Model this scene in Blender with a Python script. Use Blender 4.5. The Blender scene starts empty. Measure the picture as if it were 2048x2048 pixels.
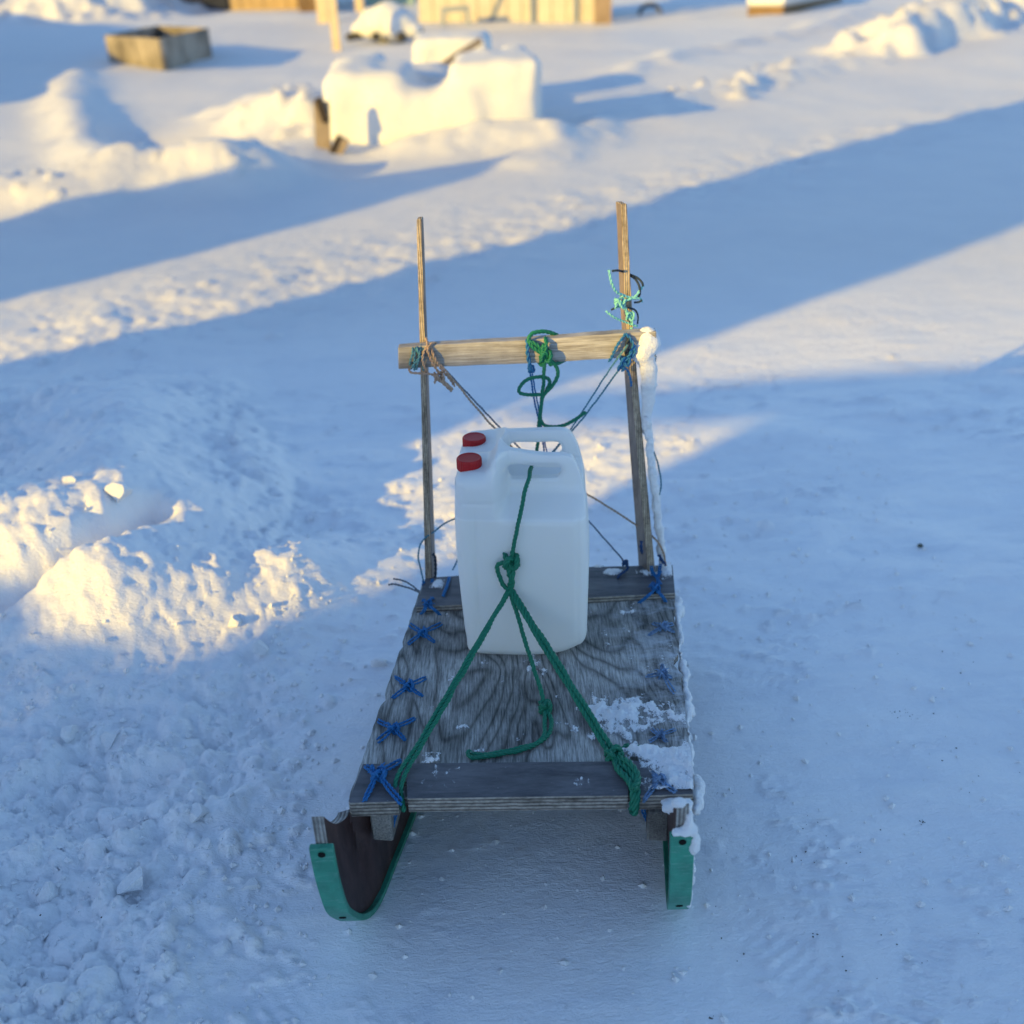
import bpy, bmesh, math, random
import numpy as np
from mathutils import Vector, Matrix, noise as mnoise
random.seed(7); rng = np.random.default_rng(7)
SC = bpy.context.scene
COL = SC.collection
rad = math.radians

# ------------------------------------------------------------------ camera
F = 2048.0; PITCH = rad(28.5); ROLL = rad(-2.0); H = 1.5
_c, _s = math.cos(PITCH), math.sin(PITCH)
FW = np.array([0, _c, -_s]); _rt = np.array([1., 0, 0]); _up = np.array([0, _s, _c])
RT = math.cos(ROLL) * _rt + math.sin(ROLL) * _up
UP = -math.sin(ROLL) * _rt + math.cos(ROLL) * _up
ORG = np.array([0, 0, H])
cam_d = bpy.data.cameras.new('camera'); cam = bpy.data.objects.new('camera', cam_d); COL.objects.link(cam)
cam.matrix_world = Matrix([[RT[0], UP[0], -FW[0], 0], [RT[1], UP[1], -FW[1], 0], [RT[2], UP[2], -FW[2], H], [0, 0, 0, 1]])
cam_d.sensor_width = 36; cam_d.lens = 36.0; cam_d.clip_start = 0.05; cam_d.clip_end = 3000
cam_d.dof.use_dof = True; cam_d.dof.focus_distance = 1.9; cam_d.dof.aperture_fstop = 2.3
SC.camera = cam

# ------------------------------------------------------------------ light
SUN_AZ = rad(50); SUN_EL = rad(15)                    # the light travels towards azimuth 50 degrees
w = bpy.data.worlds.new('World'); SC.world = w; w.use_nodes = True
nt = w.node_tree; bg = nt.nodes['Background']
sky = nt.nodes.new('ShaderNodeTexSky'); sky.sky_type = 'NISHITA'; sky.sun_disc = False
sky.sun_elevation = SUN_EL; sky.sun_rotation = SUN_AZ + math.pi
sky.air_density = 1.0; sky.dust_density = 0.3; sky.ozone_density = 3.0
nt.links.new(sky.outputs[0], bg.inputs[0]); bg.inputs[1].default_value = 0.15
sl = bpy.data.lights.new('sun', 'SUN'); sl.energy = 3.6; sl.angle = rad(0.5); sl.color = (1.0, 0.65, 0.09)
so = bpy.data.objects.new('sun', sl); COL.objects.link(so)
sdir = Vector((math.sin(SUN_AZ) * math.cos(SUN_EL), math.cos(SUN_AZ) * math.cos(SUN_EL), -math.sin(SUN_EL)))
so.rotation_euler = sdir.to_track_quat('-Z', 'Y').to_euler()
SC.view_settings.view_transform = 'Standard'; SC.view_settings.look = 'None'
SC.view_settings.exposure = 0.97; SC.view_settings.gamma = 1; SC.view_settings.use_curve_mapping = False

# ------------------------------------------------------------------ helpers
def ray(x, y): return FW + RT * (x - 1024) / F - UP * (y - 1024) / F
def atz(x, y, z=0.0):
    d = ray(x, y); return ORG + d * (z - H) / d[2]
def aty(x, y, Y):
    d = ray(x, y); return ORG + d * Y / d[1]
def npix(p):
    d = np.array(p) - ORG; z = d @ FW
    return 1024 + F * (d @ RT) / z, 1024 - F * (d @ UP) / z

def tag(o, label=None, cat=None, group=None, kind=None):
    if label: o['label'] = label
    if cat: o['category'] = cat
    if group: o['group'] = group
    if kind: o['kind'] = kind
    return o
def empty(name, loc, rotz=0):
    o = bpy.data.objects.new(name, None); COL.objects.link(o); o.location = Vector(loc); o.rotation_euler = (0, 0, rotz)
    o.empty_display_size = .1
    return o
def mesh_obj(name, verts, faces, mat=None, parent=None, smooth=False, mats=None, fm=None):
    """vertices in world space; origin = parent's location (parent empties are unrotated) or mesh base centre"""
    v = np.asarray(verts, float).reshape(-1, 3)
    if parent is not None:
        chain = parent; base = np.zeros(3)
        while chain is not None:
            base = base + np.array(chain.location); chain = chain.parent
        loc = (0, 0, 0)
    else:
        base = np.array([(v[:, 0].min() + v[:, 0].max()) / 2, (v[:, 1].min() + v[:, 1].max()) / 2, v[:, 2].min()]); loc = tuple(base)
    me = bpy.data.meshes.new(name); me.from_pydata((v - base).tolist(), [], faces); me.update()
    o = bpy.data.objects.new(name, me); COL.objects.link(o); o.location = loc
    if parent is not None: o.parent = parent
    for m in (mats or ([mat] if mat else [])): me.materials.append(m)
    if fm is not None: me.polygons.foreach_set('material_index', fm)
    if smooth: me.polygons.foreach_set('use_smooth', [True] * len(me.polygons))
    return o
def bevel(o, wdt, seg=1):
    m = o.modifiers.new('bevel', 'BEVEL'); m.width = wdt; m.segments = seg; m.limit_method = 'ANGLE'; return o

def box_v(c, ax, ay, az, sx, sy, sz):
    c, ax, ay, az = map(lambda q: np.asarray(q, float), (c, ax, ay, az))
    v = []
    for k in (-1, 1):
        for j in (-1, 1):
            for i in (-1, 1):
                v.append(c + ax * i * sx / 2 + ay * j * sy / 2 + az * k * sz / 2)
    f = [(0, 2, 3, 1), (4, 5, 7, 6), (0, 1, 5, 4), (2, 6, 7, 3), (0, 4, 6, 2), (1, 3, 7, 5)]
    return v, f
def box(name, c, size, mat, parent=None, yaw=0, bev=0, tilt=None):
    M = Matrix.Rotation(yaw, 3, 'Z')
    if tilt: M = M @ Matrix.Rotation(tilt[0], 3, 'X') @ Matrix.Rotation(tilt[1], 3, 'Y')
    v, f = box_v(c, M.col[0], M.col[1], M.col[2], *size)
    o = mesh_obj(name, v, f, mat, parent)
    if bev: bevel(o, bev)
    return o
def extrude_poly(name, top, thick, mat, parent=None, down=(0, 0, -1), side=None, bev=0):
    """polygon (world points, counter-clockwise seen against 'down') given a thickness along 'down'"""
    top = [np.array(p, float) for p in top]; n = len(top); d = np.array(down, float) * thick
    v = top + [p + d for p in top]
    f = [tuple(range(n)), tuple(range(2 * n - 1, n - 1, -1))]
    for i in range(n): f.append((i, i + n, (i + 1) % n + n, (i + 1) % n))
    mats = [mat, side] if side else [mat]
    fm = [0, 0] + [1 if side else 0] * n
    o = mesh_obj(name, v, f, None, parent, mats=mats, fm=fm)
    if bev: bevel(o, bev)
    return o

def catmull(pts, step):
    P = [np.array(p, float) for p in pts]
    if len(P) == 2: P = [P[0], (P[0] + P[1]) / 2, P[1]]
    P = [2 * P[0] - P[1]] + P + [2 * P[-1] - P[-2]]
    out = []
    for i in range(1, len(P) - 2):
        L = np.linalg.norm(P[i + 1] - P[i]); n = max(2, int(L / step))
        for k in range(n):
            t = k / n
            out.append(.5 * ((2 * P[i]) + (-P[i - 1] + P[i + 1]) * t + (2 * P[i - 1] - 5 * P[i] + 4 * P[i + 1] - P[i + 2]) * t * t + (-P[i - 1] + 3 * P[i] - 3 * P[i + 1] + P[i + 2]) * t ** 3))
    out.append(P[-2]); return np.array(out)
def frames(C):
    T = np.gradient(C, axis=0); T /= np.linalg.norm(T, axis=1)[:, None] + 1e-12
    N = np.zeros_like(T); a = np.array([0, 0, 1.]) if abs(T[0][2]) < .9 else np.array([1., 0, 0])
    n = a - T[0] * (a @ T[0]); N[0] = n / np.linalg.norm(n)
    for i in range(1, len(T)):
        n = N[i - 1] - T[i] * (N[i - 1] @ T[i]); N[i] = n / (np.linalg.norm(n) + 1e-12)
    return T, N, np.cross(T, N)
def tube_geo(C, r, sides=6, V=None, Fc=None):
    T, N, B = frames(C); b0 = len(V); r = np.broadcast_to(r, (len(C),))
    for i in range(len(C)):
        for k in range(sides):
            a = 2 * math.pi * k / sides
            V.append(C[i] + (N[i] * math.cos(a) + B[i] * math.sin(a)) * r[i])
    for i in range(len(C) - 1):
        for k in range(sides):
            k2 = (k + 1) % sides
            Fc.append((b0 + i * sides + k, b0 + i * sides + k2, b0 + (i + 1) * sides + k2, b0 + (i + 1) * sides + k))
    Fc.append(tuple(b0 + k for k in range(sides))[::-1]); e = b0 + (len(C) - 1) * sides
    Fc.append(tuple(e + k for k in range(sides)))
def rope_geo(pts, r, V, Fc, strands=3, pitch=None, step=None):
    C = catmull(pts, step or max(r * .8, .0015))
    if strands:
        kk = np.arange(len(C)) * .11; sd_ = int(abs(C[0][0]) * 9e4) % 999
        C = C + np.stack([fbm(kk, kk * 0 + 1.5, 2, sd_), fbm(kk, kk * 0 + 8.5, 2, sd_ + 1), fbm(kk, kk * 0 + 3.5, 2, sd_ + 2) * .6], 1) * r * .55 * np.minimum(1, np.arange(len(C))[:, None] / 8)
    if strands == 0:
        tube_geo(C, r, 6, V, Fc); return
    T, N, B = frames(C); pitch = pitch or r * 6.5
    L = np.concatenate([[0], np.cumsum(np.linalg.norm(np.diff(C, axis=0), axis=1))])
    for s in range(strands):
        a = 2 * math.pi * (L / pitch + s / strands)
        O = C + (N * np.cos(a)[:, None] + B * np.sin(a)[:, None]) * r * .52
        tube_geo(O, r * .56, 5, V, Fc)
def rope(name, paths, mat, parent=None):
    V, Fc = [], []
    for p in paths: rope_geo(p[0], p[1], V, Fc, *p[2:])
    return mesh_obj(name, V, Fc, mat, parent, smooth=True)
def knot_pts(c, R, turns=2.6, n=26, seed=0, flat=.8):
    r_ = random.Random(seed); c = np.array(c, float); out = []
    ph = r_.random() * 6
    for i in range(n):
        t = i / (n - 1) * turns * 2 * math.pi
        out.append(c + np.array([math.cos(t + ph) * R, math.sin(t * 1.31 + ph) * R * flat, math.sin(t * 1.7 + ph * 2) * R]))
    return out

# ---- numpy noise
def _hash(ix, iy, seed):
    n = (ix.astype(np.int64) * 374761393 + iy.astype(np.int64) * 668265263 + seed * 1442695041) & 0x7fffffff
    n = ((n ^ (n >> 13)) * 1274126177) & 0x7fffffff
    n = (n ^ (n >> 16)) & 0xffff
    return n / 65535.0
def vnoise(x, y, seed=0):
    ix = np.floor(x); iy = np.floor(y); fx = x - ix; fy = y - iy
    ux = fx * fx * fx * (fx * (fx * 6 - 15) + 10); uy = fy * fy * fy * (fy * (fy * 6 - 15) + 10)
    a = _hash(ix, iy, seed); b = _hash(ix + 1, iy, seed); c = _hash(ix, iy + 1, seed); d = _hash(ix + 1, iy + 1, seed)
    return (a + (b - a) * ux) * (1 - uy) + (c + (d - c) * ux) * uy
def fbm(x, y, oct=4, seed=0, gain=.5):
    s = 0; a = 1; t = 0
    for o in range(oct):
        s = s + a * (vnoise(x, y, seed + o * 17) * 2 - 1); t += a; a *= gain; x, y = x * 1.97 * .96 - y * .55 + 3.1, y * 1.97 * .96 + x * .55 + 7.7
    return s / t
def ss(a, b, x):
    t = np.clip((x - a) / (b - a), 0, 1); return t * t * (3 - 2 * t)

# ------------------------------------------------------------------ materials
def newmat(name, col=(.5, .5, .5), rough=.6, spec=.3):
    m = bpy.data.materials.new(name); m.use_nodes = True; b = m.node_tree.nodes['Principled BSDF']
    b.inputs['Base Color'].default_value = (*col, 1); b.inputs['Roughness'].default_value = rough
    b.inputs['Specular IOR Level'].default_value = spec
    return m, m.node_tree, b
def N(t, typ, **kw):
    n = t.nodes.new(typ)
    for k, v in kw.items():
        if k in ('operation', 'blend_type', 'data_type', 'wave_type', 'bands_direction', 'feature', 'noise_dimensions', 'attribute_name', 'interpolation', 'distance'): setattr(n, k, v)
        else: n.inputs[k].default_value = v
    return n
def ramp(t, fac, stops):
    r = t.nodes.new('ShaderNodeValToRGB'); e = r.color_ramp.elements
    while len(e) < len(stops): e.new(.5)
    for i, (p, c) in enumerate(stops): e[i].position = p; e[i].color = (*c, 1) if len(c) == 3 else c
    t.links.new(fac, r.inputs[0]); return r
def coords(t, scale=(1, 1, 1), kind='Object'):
    tc = t.nodes.new('ShaderNodeTexCoord'); mp = t.nodes.new('ShaderNodeMapping'); mp.inputs['Scale'].default_value = scale
    t.links.new(tc.outputs[kind], mp.inputs[0]); return mp.outputs[0]
def noise(t, vec, scale, detail=4, rough=.55, dist=0):
    n = t.nodes.new('ShaderNodeTexNoise'); n.inputs['Scale'].default_value = scale; n.inputs['Detail'].default_value = detail
    n.inputs['Roughness'].default_value = rough; n.inputs['Distortion'].default_value = dist; t.links.new(vec, n.inputs['Vector']); return n.outputs[0]
def math_(t, op, a, b=None):
    n = t.nodes.new('ShaderNodeMath'); n.operation = op
    for i, q in enumerate((a, b)):
        if q is None: continue
        if isinstance(q, (int, float)): n.inputs[i].default_value = q
        else: t.links.new(q, n.inputs[i])
    return n.outputs[0]
def mix(t, fac, a, b, blend='MIX'):
    n = t.nodes.new('ShaderNodeMix'); n.data_type = 'RGBA'; n.blend_type = blend
    for s, q in ((n.inputs[0], fac), (n.inputs[6], a), (n.inputs[7], b)):
        if isinstance(q, (int, float)): s.default_value = q
        elif isinstance(q, tuple): s.default_value = (*q, 1)
        else: t.links.new(q, s)
    return n.outputs[2]
def bump(t, b, h, strength=.5, dist=.01, prev=None):
    n = t.nodes.new('ShaderNodeBump'); n.inputs['Strength'].default_value = strength; n.inputs['Distance'].default_value = dist
    t.links.new(h, n.inputs['Height'])
    if prev is not None: t.links.new(prev, n.inputs['Normal'])
    t.links.new(n.outputs[0], b.inputs['Normal']); return n.outputs[0]

def snow_mat(name, base=(.86, .865, .885), fine=1.0):
    m, t, b = newmat(name, base, .62, .25)
    v = coords(t)
    c = ramp(t, noise(t, v, 5, 6, .65), [(.3, tuple(q * .93 for q in base)), (.7, base)])
    t.links.new(c.outputs[0], b.inputs['Base Color'])
    p = bump(t, b, noise(t, v, 38, 6, .7), .55 * fine, .02)
    bump(t, b, noise(t, v, 300, 3, .7), .35 * fine, .002, p)
    return m
SNOW = snow_mat('snow')
SNOW_FAR = snow_mat('dimmed_far_snow', base=(.70, .70, .705), fine=.6)  # snow colour darkened to paint duller light onto distant things

def ground_mat():
    m, t, b = newmat('ground_snow', (.8, .84, .9), .6, .3)
    v = coords(t)
    at = t.nodes.new('ShaderNodeAttribute'); at.attribute_name = 'packed'
    pk = at.outputs['Fac']
    n1 = noise(t, v, 2.2, 7, .68)
    fresh = ramp(t, n1, [(.3, (.82, .83, .865)), (.7, (.88, .88, .895))]).outputs[0]
    vs = coords(t, (1, 2.6, 1))
    n2 = noise(t, vs, 3.1, 8, .7, .6)
    ice = ramp(t, n2, [(.28, (.70, .73, .80)), (.44, (.84, .855, .895)), (.60, (.89, .89, .91)), (.70, (.90, .90, .92)), (.76, (.95, .95, .96))]).outputs[0]
    c = mix(t, pk, fresh, ice)
    scr = noise(t, coords(t, (1.2, 8, 1)), 7, 9, .78, .35); scm = noise(t, v, 2.4, 3, .5)
    scf = math_(t, 'MULTIPLY', math_(t, 'MULTIPLY', ramp(t, scr, [(.57, (0, 0, 0)), (.63, (1, 1, 1))]).outputs[0], ramp(t, scm, [(.45, (0, 0, 0)), (.6, (1, 1, 1))]).outputs[0]), pk)
    c = mix(t, math_(t, 'MULTIPLY', scf, .7), c, (.97, .97, .98))
    # far snow painted darker so its sunlit and shaded tones come out dimmer
    af = t.nodes.new('ShaderNodeAttribute'); af.attribute_name = 'far_dim'
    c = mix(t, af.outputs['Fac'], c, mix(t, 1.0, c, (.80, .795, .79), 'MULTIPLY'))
    # wind-blown grit lying in the packed snow
    gn = noise(t, v, 26, 3, .6); gm = noise(t, v, 1.3, 4, .6)
    g = math_(t, 'MULTIPLY', ramp(t, gn, [(.70, (0, 0, 0)), (.76, (1, 1, 1))]).outputs[0], ramp(t, gm, [(.50, (0, 0, 0)), (.66, (1, 1, 1))]).outputs[0])
    g = math_(t, 'MULTIPLY', math_(t, 'MULTIPLY', g, pk), .5)
    c = mix(t, g, c, (.16, .17, .18))
    t.links.new(c, b.inputs['Base Color'])
    rg = ramp(t, math_(t, 'MULTIPLY', pk, n2), [(.2, (.6, .6, .6)), (.6, (.33, .33, .33))]).outputs[0]
    t.links.new(rg, b.inputs['Roughness'])
    p = bump(t, b, noise(t, v, 14, 7, .72), .34, .025)
    sc = noise(t, coords(t, (1, 3.2, 1)), 45, 5, .7, .8)
    p = bump(t, b, sc, .5, .008, p)
    bump(t, b, noise(t, v, 260, 3, .7), .4, .002, p)
    return m
GROUND = ground_mat()

def wood_mat(name, dark, light, along='Y', scale=1.0, contour=True, bumps=.4, fine=1.0):
    """weathered wood; grain runs along the given object axis"""
    m, t, b = newmat(name, light, .75, .2)
    st = {'X': (.05, 1, 1), 'Y': (1, .07, 1), 'Z': (1, 1, .07)}[along]
    lo = {'X': (.3, 1, 1), 'Y': (1, .3, 1), 'Z': (1, 1, .3)}[along]
    fi = noise(t, coords(t, st), 300 * scale * fine, 6, .7, .15)
    co = noise(t, coords(t, lo), 6 * scale, 2.5, .5, .5)
    c = ramp(t, fi, [(.34, dark), (.62, light)]).outputs[0]
    if contour:
        bands = math_(t, 'PINGPONG', math_(t, 'MULTIPLY', co, 15.0), .5)
        r = ramp(t, bands, [(.03, (.48, .47, .46)), (.15, (.84, .84, .84)), (.30, (1.06, 1.06, 1.06)), (.5, (1.12, 1.12, 1.12))]).outputs[0]
        c = mix(t, 1.0, c, r, 'MULTIPLY')
    pt = noise(t, coords(t), 5 * scale, 5, .6)
    c = mix(t, 1.0, c, ramp(t, pt, [(.34, (.50, .50, .49)), (.60, (1.18, 1.18, 1.18))]).outputs[0], 'MULTIPLY')
    t.links.new(c, b.inputs['Base Color'])
    bump(t, b, fi, bumps, .002)
    return m
DECK = wood_mat('weathered_plywood', (.12, .117, .112), (.46, .445, .42), 'Y')
DECK.node_tree.nodes['Principled BSDF'].inputs['Roughness'].default_value = .7
def add_frost(m):
    t = m.node_tree; b = t.nodes['Principled BSDF']; lk = b.inputs['Base Color'].links[0]; src = lk.from_socket
    tc = t.nodes.new('ShaderNodeTexCoord'); sp = t.nodes.new('ShaderNodeSeparateXYZ'); t.links.new(tc.outputs['Object'], sp.inputs[0])
    side = ramp(t, sp.outputs[0], [(.10, (0, 0, 0)), (.32, (1, 1, 1))]).outputs[0]
    n = ramp(t, noise(t, coords(t, (1, 1.6, 1)), 14, 8, .75, .5), [(.46, (0, 0, 0)), (.68, (1, 1, 1))]).outputs[0]
    t.links.new(mix(t, math_(t, 'MULTIPLY', math_(t, 'MULTIPLY', side, n), .75), src, (.72, .76, .82)), b.inputs['Base Color'])
add_frost(DECK)
FILM = None
def film_mat(name, c0, c1, sc=(1, 1, 1)):
    m, t, b = newmat(name, c1, .5, .35)
    n1 = noise(t, coords(t, sc), 40, 8, .75); c = ramp(t, n1, [(.3, c0), (.7, c1)]).outputs[0]
    st = noise(t, coords(t, (sc[0] * 1.5, 2.5, 1)), 9, 6, .75, .4)
    c = mix(t, 1.0, c, ramp(t, st, [(.33, (.55, .55, .58)), (.5, (1, 1, 1)), (.70, (1.35, 1.35, 1.35))]).outputs[0], 'MULTIPLY')
    sp_ = noise(t, coords(t), 130, 3, .6); c = mix(t, ramp(t, sp_, [(.70, (0, 0, 0)), (.78, (.5, .5, .5))]).outputs[0], c, (.55, .58, .62))
    t.links.new(c, b.inputs['Base Color']); bump(t, b, n1, .35, .003); return m
FILM = film_mat('grey_film_plywood', (.07, .068, .075), (.15, .145, .155), (.25, 1, 1))
BROWN = film_mat('brown_film_plywood', (.035, .018, .016), (.085, .045, .04), (1, 1, .3))
BROWNP = film_mat('weathered_brown_board', (.13, .10, .085), (.26, .21, .18), (1, 1, .2))
def ply_edge(name, axis, pitch=.0038, a=(.07, .06, .055), c_=(.42, .38, .33)):
    m, t, b = newmat(name, c_, .8, .15)
    tc = t.nodes.new('ShaderNodeTexCoord'); sp = t.nodes.new('ShaderNodeSeparateXYZ'); t.links.new(tc.outputs['Object'], sp.inputs[0])
    u = math_(t, 'MULTIPLY', sp.outputs[axis], 1 / pitch)
    wob = noise(t, coords(t), 60, 4, .6)
    u = math_(t, 'ADD', u, math_(t, 'MULTIPLY', wob, .7))
    f = math_(t, 'PINGPONG', u, 1.0)
    c = ramp(t, f, [(.10, tuple(q * 1.6 for q in a)), (.40, tuple(q * .72 for q in c_)), (.85, tuple(q * .95 for q in c_))]).outputs[0]
    c = mix(t, 1.0, c, ramp(t, noise(t, coords(t, (.35, 1, 3) if axis == 2 else (3, 1, .35)), 34, 6, .75), [(.32, (.45, .43, .42)), (.5, (.95, .95, .95)), (.7, (1.35, 1.35, 1.38))]).outputs[0], 'MULTIPLY')
    st = [1, 1, 1]
    c = mix(t, 1.0, c, ramp(t, noise(t, coords(t), 90, 6, .7), [(.3, (.55, .55, .55)), (.6, (1.1, 1.1, 1.1))]).outputs[0], 'MULTIPLY')
    t.links.new(c, b.inputs['Base Color']); bump(t, b, f, .6, .002); return m
EDGE_Z = ply_edge('plywood_edge', 2)
EDGE_X = ply_edge('plywood_post_edge', 0, .0021, (.13, .10, .075), (.54, .45, .34))
BAR = wood_mat('bleached_pine', (.20, .185, .17), (.44, .425, .41), 'X', 1.0, False, .8, .7)
GREYW = wood_mat('grey_timber', (.10, .09, .085), (.30, .28, .25), 'Y', 1.2, False, .6)
def plain(name, c, r=.6, s=.3, nz=0, ns=30):
    m, t, b = newmat(name, c, r, s)
    if nz:
        v = ramp(t, noise(t, coords(t), ns, 6, .7), [(.3, tuple(q * (1 - nz) for q in c)), (.7, tuple(min(1, q * (1 + nz)) for q in c))]).outputs[0]
        t.links.new(v, b.inputs['Base Color'])
    return m
GREENP = plain('green_plastic', (.035, .26, .175), .42, .45, .3, 14)
t = GREENP.node_tree; b = t.nodes['Principled BSDF']; src = b.inputs['Base Color'].links[0].from_socket
scr = noise(t, coords(t, (1, .8, 6)), 26, 7, .8, .3)
t.links.new(mix(t, ramp(t, scr, [(.54, (0, 0, 0)), (.70, (.7, .7, .7))]).outputs[0], src, (.22, .44, .38)), b.inputs['Base Color']); bump(t, b, scr, .35, .002)
ROPE_G = plain('green_rope', (.010, .17, .10), .55, .35, .3, 400)
ROPE_B = plain('blue_twine', (.02, .145, .37), .6, .3, .35, 300)
ROPE_BF = plain('frosted_blue_twine', (.16, .26, .42), .8, .2, .7, 90)
ROPE_T = plain('teal_cord', (.07, .22, .30), .6, .3, .3, 300)
ROPE_M = plain('mint_twine', (.22, .58, .56), .6, .3, .2, 300)
ROPE_TAN = plain('tan_cord', (.42, .30, .22), .7, .2, .35, 300)
ROPE_K = plain('dark_cord', (.02, .035, .06), .6, .3, .2, 200)
RED = plain('red_cap_plastic', (.40, .008, .010), .42, .35, .12, 30)
HOLE = plain('dark_hole', (.012, .012, .012), .9, .1)

def can_mat():
    m, t, b = newmat('translucent_polyethylene', (.84, .85, .82), .34, .45)
    tc = t.nodes.new('ShaderNodeTexCoord'); sp = t.nodes.new('ShaderNodeSeparateXYZ'); t.links.new(tc.outputs['Object'], sp.inputs[0])
    wl = ramp(t, math_(t, 'ADD', sp.outputs[2], 0), [(.319, (.93, .91, .86)), (.3205, (.97, .97, .95)), (.3225, (.97, .97, .95)), (.3235, (.88, .885, .87))]).outputs[0]
    t.links.new(wl, b.inputs['Base Color'])
    b.inputs['Subsurface Weight'].default_value = .35; b.inputs['Subsurface Radius'].default_value = (.04, .04, .035); b.inputs['Subsurface Scale'].default_value = .6
    tr = t.nodes.new('ShaderNodeBsdfTranslucent'); tr.inputs[0].default_value = (.85, .92, .97, 1)
    mx = t.nodes.new('ShaderNodeMixShader'); mx.inputs[0].default_value = .22
    out = t.nodes['Material Output']
    t.links.new(b.outputs[0], mx.inputs[1]); t.links.new(tr.outputs[0], mx.inputs[2]); t.links.new(mx.outputs[0], out.inputs[0])
    bump(t, b, noise(t, coords(t), 9, 2, .5), .25, .01)
    return m
CAN = can_mat()

# ------------------------------------------------------------------ snow ground (one heightfield)
ys = [-60, -40, -28, -20, -15, -11, -8, -5.5, -4, -2.8, -2, -1.3, -.8, -.4, -.1, .15, .35, .5]
y = .62
while y < 5.2: ys.append(y); y *= 1.0048
while y < 46: ys.append(y); y *= 1.0065
while y < 600: ys.append(y); y *= 1.12
ys = np.array(ys)
uc = list(np.arange(-.86, .86, .0038))
left = []; q = .0045; u = -.86
while u > -70: left.append(u - q); u -= q; q *= 1.22
us = np.array(sorted(left) + uc + [-x for x in left][::1] + [])
us = np.unique(np.round(us, 5))
wy = np.where(ys > 1.0, ys, 1.0)
YY = np.repeat(ys[:, None], len(us), 1); XX = us[None, :] * wy[:, None]

def seg_dist(px, py, pts):
    """distance to polyline, and interpolated third value"""
    best = np.full(px.shape, 1e9); val = np.zeros(px.shape)
    for (a, b) in zip(pts[:-1], pts[1:]):
        ax, ay, av = a; bx, by, bv = b; dx, dy = bx - ax, by - ay; L = dx * dx + dy * dy
        t = np.clip(((px - ax) * dx + (py - ay) * dy) / L, 0, 1)
        d = np.hypot(px - ax - t * dx, py - ay - t * dy); k = d < best
        best = np.where(k, d, best); val = np.where(k, av + (bv - av) * t, val)
    return best, val
def gp(x, y, z=0):            # 1932-px photo estimate to ground plane
    p = atz(x * 1.06, y * 1.06, z); return p[0], p[1]

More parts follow.
